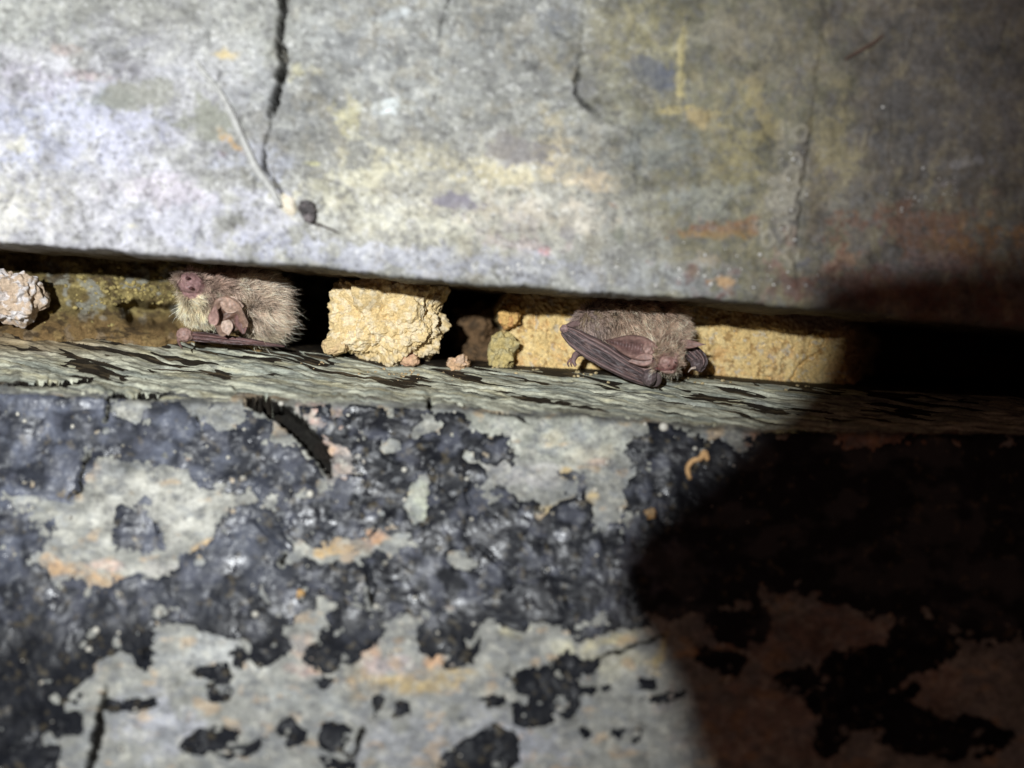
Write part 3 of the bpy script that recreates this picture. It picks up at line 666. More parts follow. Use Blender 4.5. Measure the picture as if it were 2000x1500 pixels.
    hh = np.where(sd < 0, 0.09 * np.maximum(sd, -6), np.maximum(hh, 0.02))
    cpos = pos[r0:r1] + n[r0:r1] * (hh * 0.001)[..., None]
    cc = np.zeros(x.shape + (3,)) + np.array((0.011, 0.012, 0.015))
    film_sheen = sstep(720, 300, x + 160 * n2(x, y, 120, 3, 331)) * sstep(1260, 980, y)  # bluish dust film, with the crust's sheen under the torch painted in
    cc = mixc(cc, (0.10, 0.11, 0.14), film_sheen * (0.2 + 0.9 * sstep(-0.25, 0.35, n2(x, y, 60, 4, 333, 1.3))).clip(0, 1))
    cc = mixc(cc, (0.075, 0.08, 0.10), sstep(0.05, 0.5, n2(x, y, 46, 4, 335)) * 0.75 * sstep(1500, 1200, x) * sstep(1300, 1150, y))  # more of the crust's sheen, painted as bluish patches
    cc = mixc(cc, (0.33, 0.34, 0.35), sstep(0.36, 0.52, n2(x, y, 16, 3, 337)) * 0.28 * sstep(1400, 1150, x) * sstep(1260, 1150, y))
    cc = mixc(cc, (0.30, 0.24, 0.13), sstep(0.42, 0.58, n2(x, y, 20, 3, 339)) * 0.15)
    gl = (0.25 + 0.75 * sstep(-0.15, 0.35, n2(x, y, 50, 4, 341, 1.4))) * (1 - 0.8 * sstep(1180, 1290, y))
    pieces('black_crust', cpos, np.concatenate([cc, gl[..., None]], -1), sd, -5, M_CRUST, o, 14)
    # ---- slate plates still lying on the ledge
    a0, a1 = nb, nb + nl + 3
    pl = plate[a0:a1]
    ed = np.minimum(sstep(0, 1, 1) * pl, 70 * (1.06 - np.minimum(LT[a0:a1], 1.2)) + 8 * n2(PX[a0:a1], PY[a0:a1], 20, 3, 351))
    ed = np.minimum(ed, 60 * (LT[a0:a1] + 0.02))
    for pts, wd, dp in CR:
        d, t = polydist(PX[a0:a1] + wob[a0:a1] * 0.8, PY[a0:a1] + wob[a0:a1] * 0.6, pts)
        ed = np.minimum(ed, (d - wd * 0.9) * 1.5)
    uu_, vv_ = u[a0:a1], v[a0:a1]
    stria = fbm(np.stack([uu_ / 14, vv_ / 2.0, 0 * uu_ + 6], -1), 2, 353)
    lv = q[a0:a1] * 5 + big[a0:a1] * 3
    st = np.floor(lv) + sstep(0.6, 1.0, lv - np.floor(lv))
    hp = np.clip(0.05 * ed, -0.22, 0.5) + sstep(3, 14, ed) * (0.20 * stria + 0.18 * st + 0.2)
    lpos = pos[a0:a1] + n[a0:a1] * (hp * 0.001)[..., None]
    lc = mixc(cl[a0:a1], (0.05, 0.045, 0.035), sstep(0.16, 0.34, stria) * 0.4)
    pieces('slate_plate', lpos, lc, ed, -7, M_PLATE, o, 40)
    return o, lo_

lower, LO = build_lower()

def ledge_z(px, Y):
    """height of the ledge under a photo column at depth Y"""
    j = int(np.argmin(np.abs(LO['cx'] - px)))
    col = LO['pos'][LO['nb']:LO['nb'] + LO['nl'], j]
    i = int(np.argmin(np.abs(col[:, 1] - Y)))
    return col[i, 2]

# ------------------------------------------------------------------ back of the crevice
def sheet(name, px0, px1, py0, py1, step, yfun, cfun, material, parent=None, mm=None):
    xs = np.arange(px0, px1 + 0.1, step); ys = np.arange(py0, py1 + 0.1, step)
    X, Yp = np.meshgrid(xs, ys)
    dep = yfun(X, Yp)
    pos = P(X, Yp, dep)
    c = cfun(X, Yp)
    me = np_mesh(name, pos.reshape(-1, 3), [grid_faces(len(ys), len(xs))], c.reshape(-1, 3))
    return me

def back_y(x, y):
    return 0.115 + 0.006 * n2(x, y, 200, 4, 401) + 0.002 * n2(x, y, 40, 3, 403)
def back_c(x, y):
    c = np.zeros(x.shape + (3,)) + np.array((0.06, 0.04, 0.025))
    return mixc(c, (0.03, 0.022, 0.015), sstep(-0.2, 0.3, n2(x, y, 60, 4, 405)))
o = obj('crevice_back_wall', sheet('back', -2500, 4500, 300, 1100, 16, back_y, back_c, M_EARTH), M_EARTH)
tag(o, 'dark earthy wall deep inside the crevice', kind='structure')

# olive clay bank left of the first bat
def bank_y(x, y):
    d = 0.027 + 0.004 * n2(x, y, 140, 3, 411) + 0.0016 * n2(x, y, 34, 4, 413) + 0.0006 * n2(x, y, 9, 3, 415)
    d = d + 0.012 * sstep(-6, 14, polysd(x + 8 * n2(x, y, 30, 3, 417), y + 8 * n2(x, y, 30, 3, 419), [(222, 596), (262, 588), (345, 596), (350, 640), (300, 642), (256, 630)]))
    d = d + 0.07 * sstep(505, 590, x + 14 * n2(x, y, 30, 3, 421))
    d = d - 0.010 * sstep(600, 668, y)                       # foot of the bank spreads on the ledge
    return d
def bank_c(x, y):
    c = np.zeros(x.shape + (3,)) + np.array((0.15, 0.115, 0.045))
    c = mixc(c, (0.12, 0.085, 0.035), sstep(-0.1, 0.4, n2(x, y, 40, 4, 423)) * 0.8)
    c = mixc(c, (0.36, 0.29, 0.12), sstep(0.1, 0.5, n2(x, y, 24, 4, 425)) * 0.8)
    c = mixc(c, (0.27, 0.27, 0.23), sstep(0.2, 0.45, n2(x + 300, y, 34, 3, 427)) * 0.7)
    c = mixc(c, (0.20, 0.12, 0.05), sstep(600, 640, y) * 0.7)
    c = mixc(c, (0.06, 0.04, 0.02), sstep(0.25, 0.4, n2(x, y, 14, 3, 429, 2.2)) * 0.8)
    return c * 0.85
bank = obj('clay_bank', sheet('bank', -900, 640, 440, 700, 2.6, bank_y, bank_c, M_EARTH), M_EARTH)
tag(bank, 'olive brown clay filling the crevice behind the pale stone at its end', kind='structure')

# sandy mortar bed behind the second bat
BED_L = [(560, 990), (590, 976), (604, 966), (628, 970), (640, 985), (655, 980), (675, 962), (700, 952), (716, 958), (760, 962)]
def bed_y(x, y):
    el = np.interp(y, [p[0] for p in BED_L], [p[1] for p in BED_L])
    wx = x + 6 * n2(x, y, 16, 3, 431)
    p = np.stack([x / 7.0, y / 7.0, 0 * x], -1)
    wo = worley(p + 0.4 * np.stack([n2(x, y, 9, 2, 433), n2(x, y, 9, 2, 434), 0 * x], -1), 5)
    d = 0.029 - 0.0025 * n2(x, y, 90, 3, 435) - 0.0007 * n2(x, y, 22, 4, 437) + 0.0017 * np.clip(wo - 0.15, 0, 1) - 0.0006 * n2(x, y, 4, 2, 438)
    d = d + 0.085 * sstep(8, -28, wx - el) ** 1.0
    crk = 0
    for pts, wd, dp in [([(1545, 748), (1555, 720), (1575, 705), (1600, 690), (1612, 668), (1606, 650), (1580, 648)], 5, 3), ([(1578, 700), (1582, 670), (1600, 655)], 4, 2), ([(1385, 640), (1405, 622), (1425, 615)], 2.4, 1.6),
                        ([(1044, 596), (1043, 640)], 2.0, 1.5), ([(1070, 622), (1073, 655)], 1.8, 1.2), ([(1057, 697), (1056, 716)], 2.5, 1.5), ([(985, 652), (1000, 664), (1014, 678)], 4.5, 3.5), ([(1005, 600), (1016, 618), (1013, 634)], 7, 4), ([(1090, 675), (1105, 682)], 3, 1.5), ([(1480, 735), (1500, 738), (1520, 748)], 4, 1.5), ([(1430, 640), (1440, 655)], 2, 1), ([(1650, 700), (1700, 640)], 4, 2)]:
        dd, t = polydist(x + 5 * n2(x, y, 10, 3, 441), y + 5 * n2(x, y, 10, 3, 443), pts)
        crk = crk + dp * sstep(wd, wd * 0.3, dd)
    d = d + crk * 0.001
    d = d + 0.003 * sstep(1540, 1600, x) * sstep(650, 620, y)
    d = d + 0.09 * sstep(1655, 1715, x + 20 * n2(x, y, 40, 3, 445))
    return d
def bed_c(x, y):
    c = np.zeros(x.shape + (3,)) + np.array((0.62, 0.455, 0.205))
    c = mixc(c, (0.56, 0.36, 0.16), sstep(-0.05, 0.4, n2(x, y, 44, 4, 451)) * 0.8)
    c = mixc(c, (0.68, 0.53, 0.27), sstep(0.0, 0.4, n2(x, y, 26, 4, 453)) * 0.8)
    c = mixc(c, (0.40, 0.40, 0.38), sstep(0.40, 0.55, n2(x, y, 12, 3, 455)) * 0.5)
    c = mixc(c, (0.30, 0.17, 0.06), sstep(0.30, 0.5, n2(x, y, 12, 3, 457)) * 0.7)
    c = mixc(c, (0.28, 0.26, 0.22), sstep(1530, 1600, x + 2 * (640 - y)) * sstep(660, 630, y) * 0.8)
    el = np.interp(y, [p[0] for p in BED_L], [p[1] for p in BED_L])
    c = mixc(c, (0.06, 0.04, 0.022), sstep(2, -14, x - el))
    return c
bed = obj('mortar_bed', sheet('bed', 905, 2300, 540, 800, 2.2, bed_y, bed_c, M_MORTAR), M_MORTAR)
me_b = bed.data
base = Vector(P(1300, 740, 0.021)); me_b.transform(Matrix.Translation(-base)); bed.location = base; bed['_base'] = tuple(base)
tag(bed, 'sandy yellow mortar bed packed into the crevice behind the bat with folded wings', 'mortar')

# ------------------------------------------------------------------ rocks and lumps
def rock(name, ctr, half, n=40, power=4.0, lump=0.12, lump_s=1.0, grain=0.0, grain_mm=1.2, col=(0.5, 0.4, 0.2), col2=None, seed=0, rot=0.0, fine=0.03):
    """rounded box grid, lumpy and granular; ctr and half in metres"""
    vs, fs, off = [], [], 0
    g = np.linspace(-1, 1, n)
    A, B = np.meshgrid(g, g)
    one = np.ones_like(A)
    for ax in range(3):
        for sgn in (-1, 1):
            q = [None] * 3
            q[ax] = one * sgn; q[(ax + 1) % 3] = A * sgn; q[(ax + 2) % 3] = B
            q = np.stack(q, -1).reshape(-1, 3)
            vs.append(q); fs.append(grid_faces(n, n)[:, ::-1] + off); off += n * n
    v = np.concatenate(vs); f = np.concatenate(fs)
    key = np.round(v * 1e5).astype(np.int64)
    _, ui, inv = np.unique(key, axis=0, return_index=True, return_inverse=True)
    v = v[ui]; f = inv.reshape(-1)[f]
    r = (np.abs(v) ** power).sum(-1) ** (1 / power)
    d = v / r[:, None]
    nn = d / np.linalg.norm(d, axis=1, keepdims=True)
    half = np.asarray(half)
    w_ = d * half
    mean = half.mean()
    dis = lump * mean * fbm(w_ / (mean * lump_s) + seed * 3.1, 3, seed + 500) + fine * mean * fbm(w_ / (mean * 0.16) + seed, 3, seed + 510)
    gr = np.zeros(len(w_))
    if grain:
        wo = worley(w_ * 1000 / grain_mm + seed * 1.7, seed + 520)
        wo2 = worley(w_ * 1000 / (grain_mm * 2.3) + seed * 2.7, seed + 521)
        gr = grain * ((0.6 - wo) + 0.8 * (0.6 - wo2))
        dis = dis + gr * 0.001
    w_ = w_ + nn * dis[:, None]
    ca, sa = math.cos(rot), math.sin(rot)
    w_ = np.stack([w_[:, 0] * ca - w_[:, 2] * sa, w_[:, 1], w_[:, 0] * sa + w_[:, 2] * ca], -1)
    c = np.zeros((len(w_), 3)) + np.asarray(col)
    if col2 is not None:
        c = mixc(c, col2, sstep(-0.1, 0.35, fbm(w_ * 1000 / 3.0 + seed, 4, seed + 530)))
    c = c * (1 + 0.2 * fbm(w_ * 1000 / 1.2, 3, seed + 540))[:, None]
    return np_mesh(name, w_ + np.asarray(ctr), [f], c)

def lump_at(px, py, Y): return P(float(px), float(py), Y)

me = rock('mortar_block', lump_at(760, 618, 0.019), (0.0184, 0.012, 0.0146), 150, 3.4, 0.34, 0.75, 1.1, 1.3, (0.62, 0.47, 0.24), (0.66, 0.55, 0.36), 3, rot=-0.05, fine=0.06)
block = one_mesh_thing('mortar_block', me, M_MORTAR, 'coarse yellow mortar lump standing between the two bats', 'mortar')

me = rock('stone', lump_at(14, 578, 0.012), (0.0118, 0.008, 0.0088), 64, 2.6, 0.35, 0.7, 0.9, 1.9, (0.48, 0.37, 0.27), (0.58, 0.54, 0.52), 5)
one_mesh_thing('crystalline_stone', me, M_MORTAR, 'pale pinkish crumbly stone cut off by the picture edge, beside the olive clay', 'stone')
me = rock('pebble', lump_at(897, 709, 0.019), (0.0034, 0.004, 0.0022), 26, 5.0, 0.5, 0.9, 0.2, 1.0, (0.52, 0.34, 0.20), (0.56, 0.40, 0.28), 7, rot=0.25)
one_mesh_thing('pebble', me, M_MORTAR, 'small peach stone on the ledge in the dark gap beside the mortar lump', 'stone')
me = rock('pebble', lump_at(655, 676, 0.012), (0.0042, 0.003, 0.0026), 26, 3.0, 0.3, 0.7, 0.35, 1.0, (0.56, 0.42, 0.22), (0.50, 0.36, 0.20), 8)
one_mesh_thing('pebble', me, M_MORTAR, 'ochre crumb at the foot of the mortar lump, on the side of the nose-up bat', 'stone')
me = rock('pebble', lump_at(995, 618, 0.0265), (0.0038, 0.0036, 0.0040), 30, 2.4, 0.45, 0.8, 0.25, 1.2, (0.52, 0.33, 0.12), (0.48, 0.26, 0.10), 9)
one_mesh_thing('pebble', me, M_MORTAR, 'orange stone in the upper corner of the sandy mortar bed by the dark gap', 'stone')
me = rock('pebble', lump_at(982, 686, 0.0245), (0.0044, 0.0040, 0.0066), 34, 2.4, 0.5, 0.7, 0.2, 1.2, (0.44, 0.35, 0.15), (0.40, 0.34, 0.18), 10, rot=-0.25)
one_mesh_thing('pebble', me, M_MORTAR, 'tall olive yellow stone at the edge of the dark gap, under the orange stone', 'stone')
me = rock('pebble', lump_at(800, 704, 0.0135), (0.0034, 0.0025, 0.0018), 20, 3.0, 0.3, 0.8, 0.2, 1.0, (0.55, 0.36, 0.22), (0.5, 0.3, 0.2), 12)
one_mesh_thing('pebble', me, M_MORTAR, 'flat orange crumb under the middle of the mortar lump', 'stone')

for (x_, y_, Y_, hs, sd_, lab) in [(925, 650, 0.058, (0.0085, 0.008, 0.009), 41, 'dark brown stone deep in the gap beside the mortar lump, uppermost'), (945, 702, 0.046, (0.006, 0.006, 0.0055), 42, 'dark brown stone low in the gap, against the sandy bed')]:
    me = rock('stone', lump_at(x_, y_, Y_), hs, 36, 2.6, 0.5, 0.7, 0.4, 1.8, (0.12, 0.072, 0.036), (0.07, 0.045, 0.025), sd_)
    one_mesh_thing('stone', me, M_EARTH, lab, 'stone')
def crumbs(name, spots, col, parent, label):
    bm = bmesh.new()
    for (x_, Y_, r_) in spots:
        z = ledge_z(x_, Y_)
        m = Matrix.Translation(Vector(((x_ - 1000) * S * (D + Y_) / D, Y_, z + r_ * S * 0.5))) @ Matrix.Rotation(random.uniform(0, 3), 4, 'Z') @ Matrix.Diagonal((r_ * S * random.uniform(0.8, 1.5), r_ * S, r_ * S * random.uniform(0.6, 1.0), 1))
        bmesh.ops.create_icosphere(bm, subdivisions=2, radius=1.0, matrix=m)
    me = bpy.data.meshes.new(name); bm.to_mesh(me); bm.free()
    co = get_co(me); co = co + 0.00022 * np.stack([noise(co * 1700, k) for k in (1, 2, 3)], -1)
    me.vertices.foreach_set('co', co.astype(np.float32).ravel())
    set_cols(me, np.asarray(col) * (1 + 0.5 * fbm(co * 1000 / 1.4, 2, 87))[:, None])
    o = obj(name, me, M_MORTAR, parent); o['kind'] = 'stuff'; o['label'] = label
    return o
crumbs('mortar_crumbs', [(random.gauss(765, 70), random.triangular(0.002, 0.014, 0.011), random.choice([0.9, 1.2, 1.6, 2.2, 3.2])) for _ in range(70)], (0.40, 0.30, 0.17), block, 'fallen ochre crumbs round the foot of the mortar lump')
crumbs('sand_crumbs', [(random.uniform(960, 1600), random.triangular(0.012, 0.027, 0.024), random.choice([1, 1.4, 1.9, 3, 4])) for _ in range(90)], (0.45, 0.36, 0.2), bed, 'sandy crumbs along the foot of the bed')

# ------------------------------------------------------------------ tubes, leaves, bodies, fur
def tube_np(pts, rad, nseg=10, cap=True):
    pts = np.asarray(pts, float); rad = np.asarray(rad, float)
    n = len(pts)
    tan = np.gradient(pts, axis=0); tan /= np.linalg.norm(tan, axis=1, keepdims=True) + 1e-12
    up = np.array([0.13, -0.9, 0.3]); 
    v = []
    for i in range(n):
        a = np.cross(tan[i], up); a /= np.linalg.norm(a) + 1e-9
        b = np.cross(tan[i], a)
        th = np.linspace(0, 2 * math.pi, nseg, endpoint=False)
        v.append(pts[i] + rad[i] * (np.cos(th)[:, None] * a + np.sin(th)[:, None] * b))
    v = np.concatenate(v)
    f = []
    for i in range(n - 1):
        for k in range(nseg):
            k2 = (k + 1) % nseg
            f.append((i * nseg + k, i * nseg + k2, (i + 1) * nseg + k2, (i + 1) * nseg + k))
    f = [np.array(f)]
    if cap:
        v = np.concatenate([v, pts[:1] - tan[:1] * rad[0] * 0.6, pts[-1:] + tan[-1:] * rad[-1] * 0.6])
        a, b = len(v) - 2, len(v) - 1
        t = [(a, (k + 1) % nseg, k) for k in range(nseg)] + [(b, (n - 1) * nseg + k, (n - 1) * nseg + (k + 1) % nseg) for k in range(nseg)]
        f.append(np.array(t))
    return v, f

def smooth_path(pts, m=8):
    pts = np.asarray(pts, float)
    n = len(pts)
    t = np.arange(n); tt = np.linspace(0, n - 1, (n - 1) * m + 1)
    out = np.empty((len(tt), pts.shape[1]))
    for k, x in enumerate(tt):                                 # Catmull-Rom
        i = min(int(x), n - 2); u = x - i
        p0, p1, p2, p3 = pts[max(i - 1, 0)], pts[i], pts[i + 1], pts[min(i + 2, n - 1)]
        out[k] = 0.5 * ((2 * p1) + (p2 - p0) * u + (2 * p0 - 5 * p1 + 4 * p2 - p3) * u * u + (3 * p1 - p0 - 3 * p2 + p3) * u ** 3)
    return out

def join_np(parts):
    vs, fs, cs, off = [], [], [], 0
    for v, f, c in parts:
        vs.append(v); fs += [q + off for q in f]; off += len(v)
        c = np.asarray(c); cs.append(np.broadcast_to(c, v.shape) if c.ndim == 1 else c)
    return np.concatenate(vs), fs, np.concatenate(cs)

def blend_body(ells, voxel=0.0005, smooth=6):
    """one continuous skin over ellipsoids: (px, py, Y, rx_px, rz_px, ry_m, tilt_deg)"""
    bm = bmesh.new()
    for (px, py, Y, rx, rz, ry, tl) in ells:
        m = Matrix.Translation(Vector(P(float(px), float(py), Y))) @ Matrix.Rotation(math.radians(-tl), 4, 'Y') @ Matrix.Diagonal((rx * S, ry, rz * S, 1))
        bmesh.ops.create_icosphere(bm, subdivisions=4, radius=1.0, matrix=m)
    me = bpy.data.meshes.new('tmp'); bm.to_mesh(me); bm.free()
    ob = bpy.data.objects.new('tmp', me); COL.objects.link(ob)
    md = ob.modifiers.new('r', 'REMESH'); md.mode = 'VOXEL'; md.voxel_size = voxel
    sm = ob.modifiers.new('s', 'SMOOTH'); sm.factor = 0.5; sm.iterations = smooth
    dg = bpy.context.evaluated_depsgraph_get()
    out = bpy.data.meshes.new_from_object(ob.evaluated_get(dg))
    bpy.data.objects.remove(ob); bpy.data.meshes.remove(me)
    out.polygons.foreach_set('use_smooth', np.ones(len(out.polygons), bool))
    return out

def topx(co):
    k = D / (S * (D + co[:, 1]))
    return co[:, 0] * k + 1000, 750 - co[:, 2] * k

def fur_mesh(me, count, style, seed=0, width=0.000115):
    """strands on a body mesh. style(px, py, co, no) -> keep 0..1, length m, comb vector (N,3), lift 0..1, root colour, tip colour"""
    rng = np.random.default_rng(seed)
    me.calc_loop_triangles()
    tri = np.empty(len(me.loop_triangles) * 3, np.int32); me.loop_triangles.foreach_get('vertices', tri); tri = tri.reshape(-1, 3)
    co, no = get_co(me), get_no(me)
    a, b, c = co[tri[:, 0]], co[tri[:, 1]], co[tri[:, 2]]
    area = 0.5 * np.linalg.norm(np.cross(b - a, c - a), axis=1)
    pick = rng.choice(len(tri), count, p=area / area.sum())
    r1, r2 = np.sqrt(rng.random(count)), rng.random(count)
    w0, w1, w2 = 1 - r1, r1 * (1 - r2), r1 * r2
    root = a[pick] * w0[:, None] + b[pick] * w1[:, None] + c[pick] * w2[:, None]
    nrm = no[tri[pick, 0]] * w0[:, None] + no[tri[pick, 1]] * w1[:, None] + no[tri[pick, 2]] * w2[:, None]
    nrm /= np.linalg.norm(nrm, axis=1, keepdims=True) + 1e-9
    px, py = topx(root)
    keep, ln, comb, lift, rc, tcol = style(px, py, root, nrm)
    ok = (rng.random(count) < keep) & (nrm[:, 1] < 0.75)
    root, nrm, ln, comb, lift, rc, tcol, px, py = [q[ok] for q in (root, nrm, ln, comb, lift, rc, tcol, px, py)]
    n = len(root)
    stray = rng.random(n) < 0.04
    ln = ln * rng.uniform(0.65, 1.2, n) * np.where(stray, 1.45, 1.0)
    comb = comb - nrm * (comb * nrm).sum(1, keepdims=True)
    comb /= np.linalg.norm(comb, axis=1, keepdims=True) + 1e-9
    # tufts: neighbouring strands lean the same way and close up at the tip
    q = root * 1000
    tw = np.stack([fbm(q / 2.2, 2, seed + 1), fbm(q / 2.2, 2, seed + 2), fbm(q / 2.2, 2, seed + 3)], -1)
    fine = rng.normal(0, 0.16, (n, 3))
    d0 = nrm * lift[:, None] + comb * (1 - lift)[:, None] + 1.25 * tw + fine
    d0 /= np.linalg.norm(d0, axis=1, keepdims=True)
    d1 = d0 * 0.6 + comb * 0.55 + np.array([0, 0, -0.12]) + 0.35 * tw + rng.normal(0, 0.16, (n, 3))
    d1 /= np.linalg.norm(d1, axis=1, keepdims=True)
    p0 = root - nrm * 0.0003
    p1 = p0 + d0 * (ln * 0.38)[:, None]
    p2 = p1 + (d0 + d1) * 0.5 * (ln * 0.34)[:, None]
    p3 = p2 + d1 * (ln * 0.34)[:, None]
    side = np.cross(d0, rng.normal(0, 1, (n, 3)) + np.array([0, -1.2, 0]))
    side /= np.linalg.norm(side, axis=1, keepdims=True) + 1e-9
    wd = width * rng.uniform(0.6, 1.3, n)[:, None]
    v = np.stack([p0 - side * wd * 0.5, p0 + side * wd * 0.5, p1 - side * wd * 0.5, p1 + side * wd * 0.5, p2 - side * wd * 0.36, p2 + side * wd * 0.36, p3], 1)
    base_i = np.arange(n)[:, None] * 7
    quads = np.concatenate([base_i + np.array([0, 1, 3, 2]), base_i + np.array([2, 3, 5, 4])])
    tris = base_i + np.array([4, 5, 6])
    var = (1.05 + 0.2 * rng.normal(0, 1, n) + 1.15 * fbm(q / 1.8, 2, seed + 5) + 0.5 * fbm(q / 6, 2, seed + 6) + 0.35 * stray)[:, None]
    var = np.clip(var, 0.2, 1.9)
    mid = rc * 0.65 + tcol * 0.35
    cols = np.stack([rc, rc, mid, mid, tcol, tcol, tcol], 1) * var[:, None, :]
    return np_mesh('fur', v.reshape(-1, 3), [quads, tris], cols.reshape(-1, 3))

def leaf_np(base, tip, half, prof, cup, nu=26, nv=15, ridges=0, bend=None, seed=0, thick=0.0003):
    """a cupped ear blade: base, tip world points; half width m; prof(u)->0..1; cup m (edges towards the camera)"""
    base, tip = np.asarray(base), np.asarray(tip)
    ax = tip - base
    sd = np.cross(ax, np.array([0, 1.0, 0])); sd /= np.linalg.norm(sd)
    dn = np.cross(sd, ax); dn /= np.linalg.norm(dn)
    if dn[1] > 0: dn = -dn
    u = np.linspace(0, 1, nu)[:, None]; v = np.linspace(-1, 1, nv)[None]
    wv = prof(u) * half
    lift = cup * (np.abs(v) ** 2) * prof(u)
    if ridges:
        lift = lift + 0.00030 * np.sin(u * ridges * 6.283 + 1.5 * v) * (1 - v ** 2)
    pos = base + u[..., None] * ax + (v * wv)[..., None] * sd + lift[..., None] * dn
    if bend is not None: pos = pos + (u ** 2)[..., None] * np.asarray(bend)
    pos = pos + 0.00025 * noise(pos * 1000 / 2.0, seed)[..., None] * dn
    back = pos - dn * thick
    n = nu * nv
    f = grid_faces(nu, nv)
    fb = f[:, ::-1] + n
    i = np.arange(n).reshape(nu, nv)
    rim = np.concatenate([i[:, 0], i[-1, 1:], i[-2::-1, -1], i[0, -2:0:-1]])
    r2 = np.roll(rim, -1)
    fr = np.stack([rim, r2, r2 + n, rim + n], -1)
    uu = np.broadcast_to(u, (nu, nv)).ravel(); vv = np.broadcast_to(v, (nu, nv)).ravel()
    return np.concatenate([pos.reshape(-1, 3), back.reshape(-1, 3)]), [f, fb, fr], np.concatenate([uu, uu]), np.concatenate([vv, vv])

SKIN_P = np.array((0.31, 0.195, 0.165))      # pink skin
SKIN_D = np.array((0.17, 0.095, 0.085))     # brown skin
MEMB = np.array((0.078, 0.058, 0.058))       # wing membrane
BONE = np.array((0.235, 0.155, 0.145))

def folded_wing(path, wid, Y, ridges, parent, seed=0, depth=0.0022, name='wing', nu=90, nv=40, tint=1.0):
    """a folded wing: a flat spindle with the finger bones as ridges and a wrinkled membrane. path px points, wid px half widths"""
    c2 = smooth_path(path, 12)
    u = np.linspace(0, 1, nu)
    src = np.linspace(0, 1, len(c2))
    cx_, cy_ = np.interp(u, src, c2[:, 0]), np.interp(u, src, c2[:, 1])
    wv = np.interp(u, np.linspace(0, 1, len(wid)), wid)
    yv = np.interp(u, np.linspace(0, 1, len(Y)), Y)
    tx, ty = np.gradient(cx_), np.gradient(cy_)
    L_ = np.hypot(tx, ty); nx, ny = -ty / L_, tx / L_          # towards lower side
    v = np.linspace(-1, 1, nv)
    X = cx_[:, None] + nx[:, None] * wv[:, None] * v; Yp = cy_[:, None] + ny[:, None] * wv[:, None] * v
    U = np.broadcast_to(u[:, None], X.shape); V = np.broadcast_to(v[None], X.shape)
    hgt = np.sqrt(np.clip(1 - V ** 2, 0, 1)) * 0.0009
    bone = np.zeros_like(X)
    for (c0, c1, wd, amp) in ridges:
        cc = c0 + (c1 - c0) * U + 0.07 * noise(np.stack([U * 5, 0 * U + c0 * 9, 0 * U + seed], -1), seed + 5)
        g = np.exp(-((V - cc) / wd) ** 2)
        hgt = hgt + g * amp; bone = np.maximum(bone, g * min(1, amp / 0.0008))
    pl = fbm(np.stack([U * 9 + V * 2, V * 6 - U * 4, 0 * U + seed], -1), 4, seed + 600, gain=0.6)
    hgt = hgt * (1 + 0.5 * noise(np.stack([U * 4, V * 2, 0 * U + seed], -1), seed)) + 0.0010 * pl * (1 - 0.7 * bone)
    front = P(X, Yp, yv[:, None] - hgt)
    backp = P(X, Yp, yv[:, None] + depth * np.sqrt(np.clip(1 - V ** 2, 0, 1)))
    n = X.size
    f = grid_faces(nu, nv); i = np.arange(n).reshape(nu, nv)
    rim = np.concatenate([i[:, 0], i[-1, 1:], i[-2::-1, -1], i[0, -2:0:-1]]); r2 = np.roll(rim, -1)
    col = np.zeros(X.shape + (3,)) + MEMB
    col = mixc(col, MEMB * 0.5, sstep(0.0, 0.35, pl))
    col = mixc(col, BONE, bone * 0.85)
    col = mixc(col, SKIN_P * 0.8, sstep(0.2, 0.5, fbm(np.stack([U * 6, V * 2, 0 * U + 9], -1), 3, seed + 610)) * 0.35)
    col = col * np.asarray(tint)
    cb = np.zeros_like(col) + MEMB
    me = np_mesh(name, np.concatenate([front.reshape(-1, 3), backp.reshape(-1, 3)]), [f, f[:, ::-1] + n, np.stack([rim, r2, r2 + n, rim + n], -1)],
                 np.concatenate([col.reshape(-1, 3), cb.reshape(-1, 3)]))
    return obj(name, me, M_WING, parent)

def blob_part(name, px, py, Y, rx, rz, ry, col, parent, material=None, tilt=0, wrinkle=0.0003, seed=0, sub=4):
    bm = bmesh.new()
    m = Matrix.Translation(Vector(P(float(px), float(py), Y))) @ Matrix.Rotation(math.radians(-tilt), 4, 'Y') @ Matrix.Diagonal((rx * S, ry, rz * S, 1))
    bmesh.ops.create_icosphere(bm, subdivisions=sub, radius=1.0, matrix=m)
    me = bpy.data.meshes.new(name); bm.to_mesh(me); bm.free()
    me.polygons.foreach_set('use_smooth', np.ones(len(me.polygons), bool))
    co, no = get_co(me), get_no(me)
    q = co * 1000
    nz = fbm(q / 1.1, 3, seed + 700)
    co = co + no * (wrinkle * nz)[:, None]
    me.vertices.foreach_set('co', co.astype(np.float32).ravel())
    c = np.asarray(col) * (1 + 0.5 * nz)[:, None]
    set_cols(me, c)
    return obj(name, me, material or M_SKIN, parent)

def tube_part(name, pts, rad_px, col, parent, material=None, nseg=10):
    """pts: (px, py, Y)"""
    w_ = np.array([P(float(a), float(b), c) for a, b, c in pts])
    rr = np.asarray(rad_px, float)[:, None]
    sp = smooth_path(np.concatenate([w_, rr], 1), 6)
    v, f = tube_np(sp[:, :3], sp[:, 3] * S, nseg)
    nz = fbm(v * 1000 / 1.0, 3, 77)
    c = np.asarray(col) * (1 + 0.35 * nz)[:, None]
    return obj(name, np_mesh(name, v, f, c), material or M_SKIN, parent)

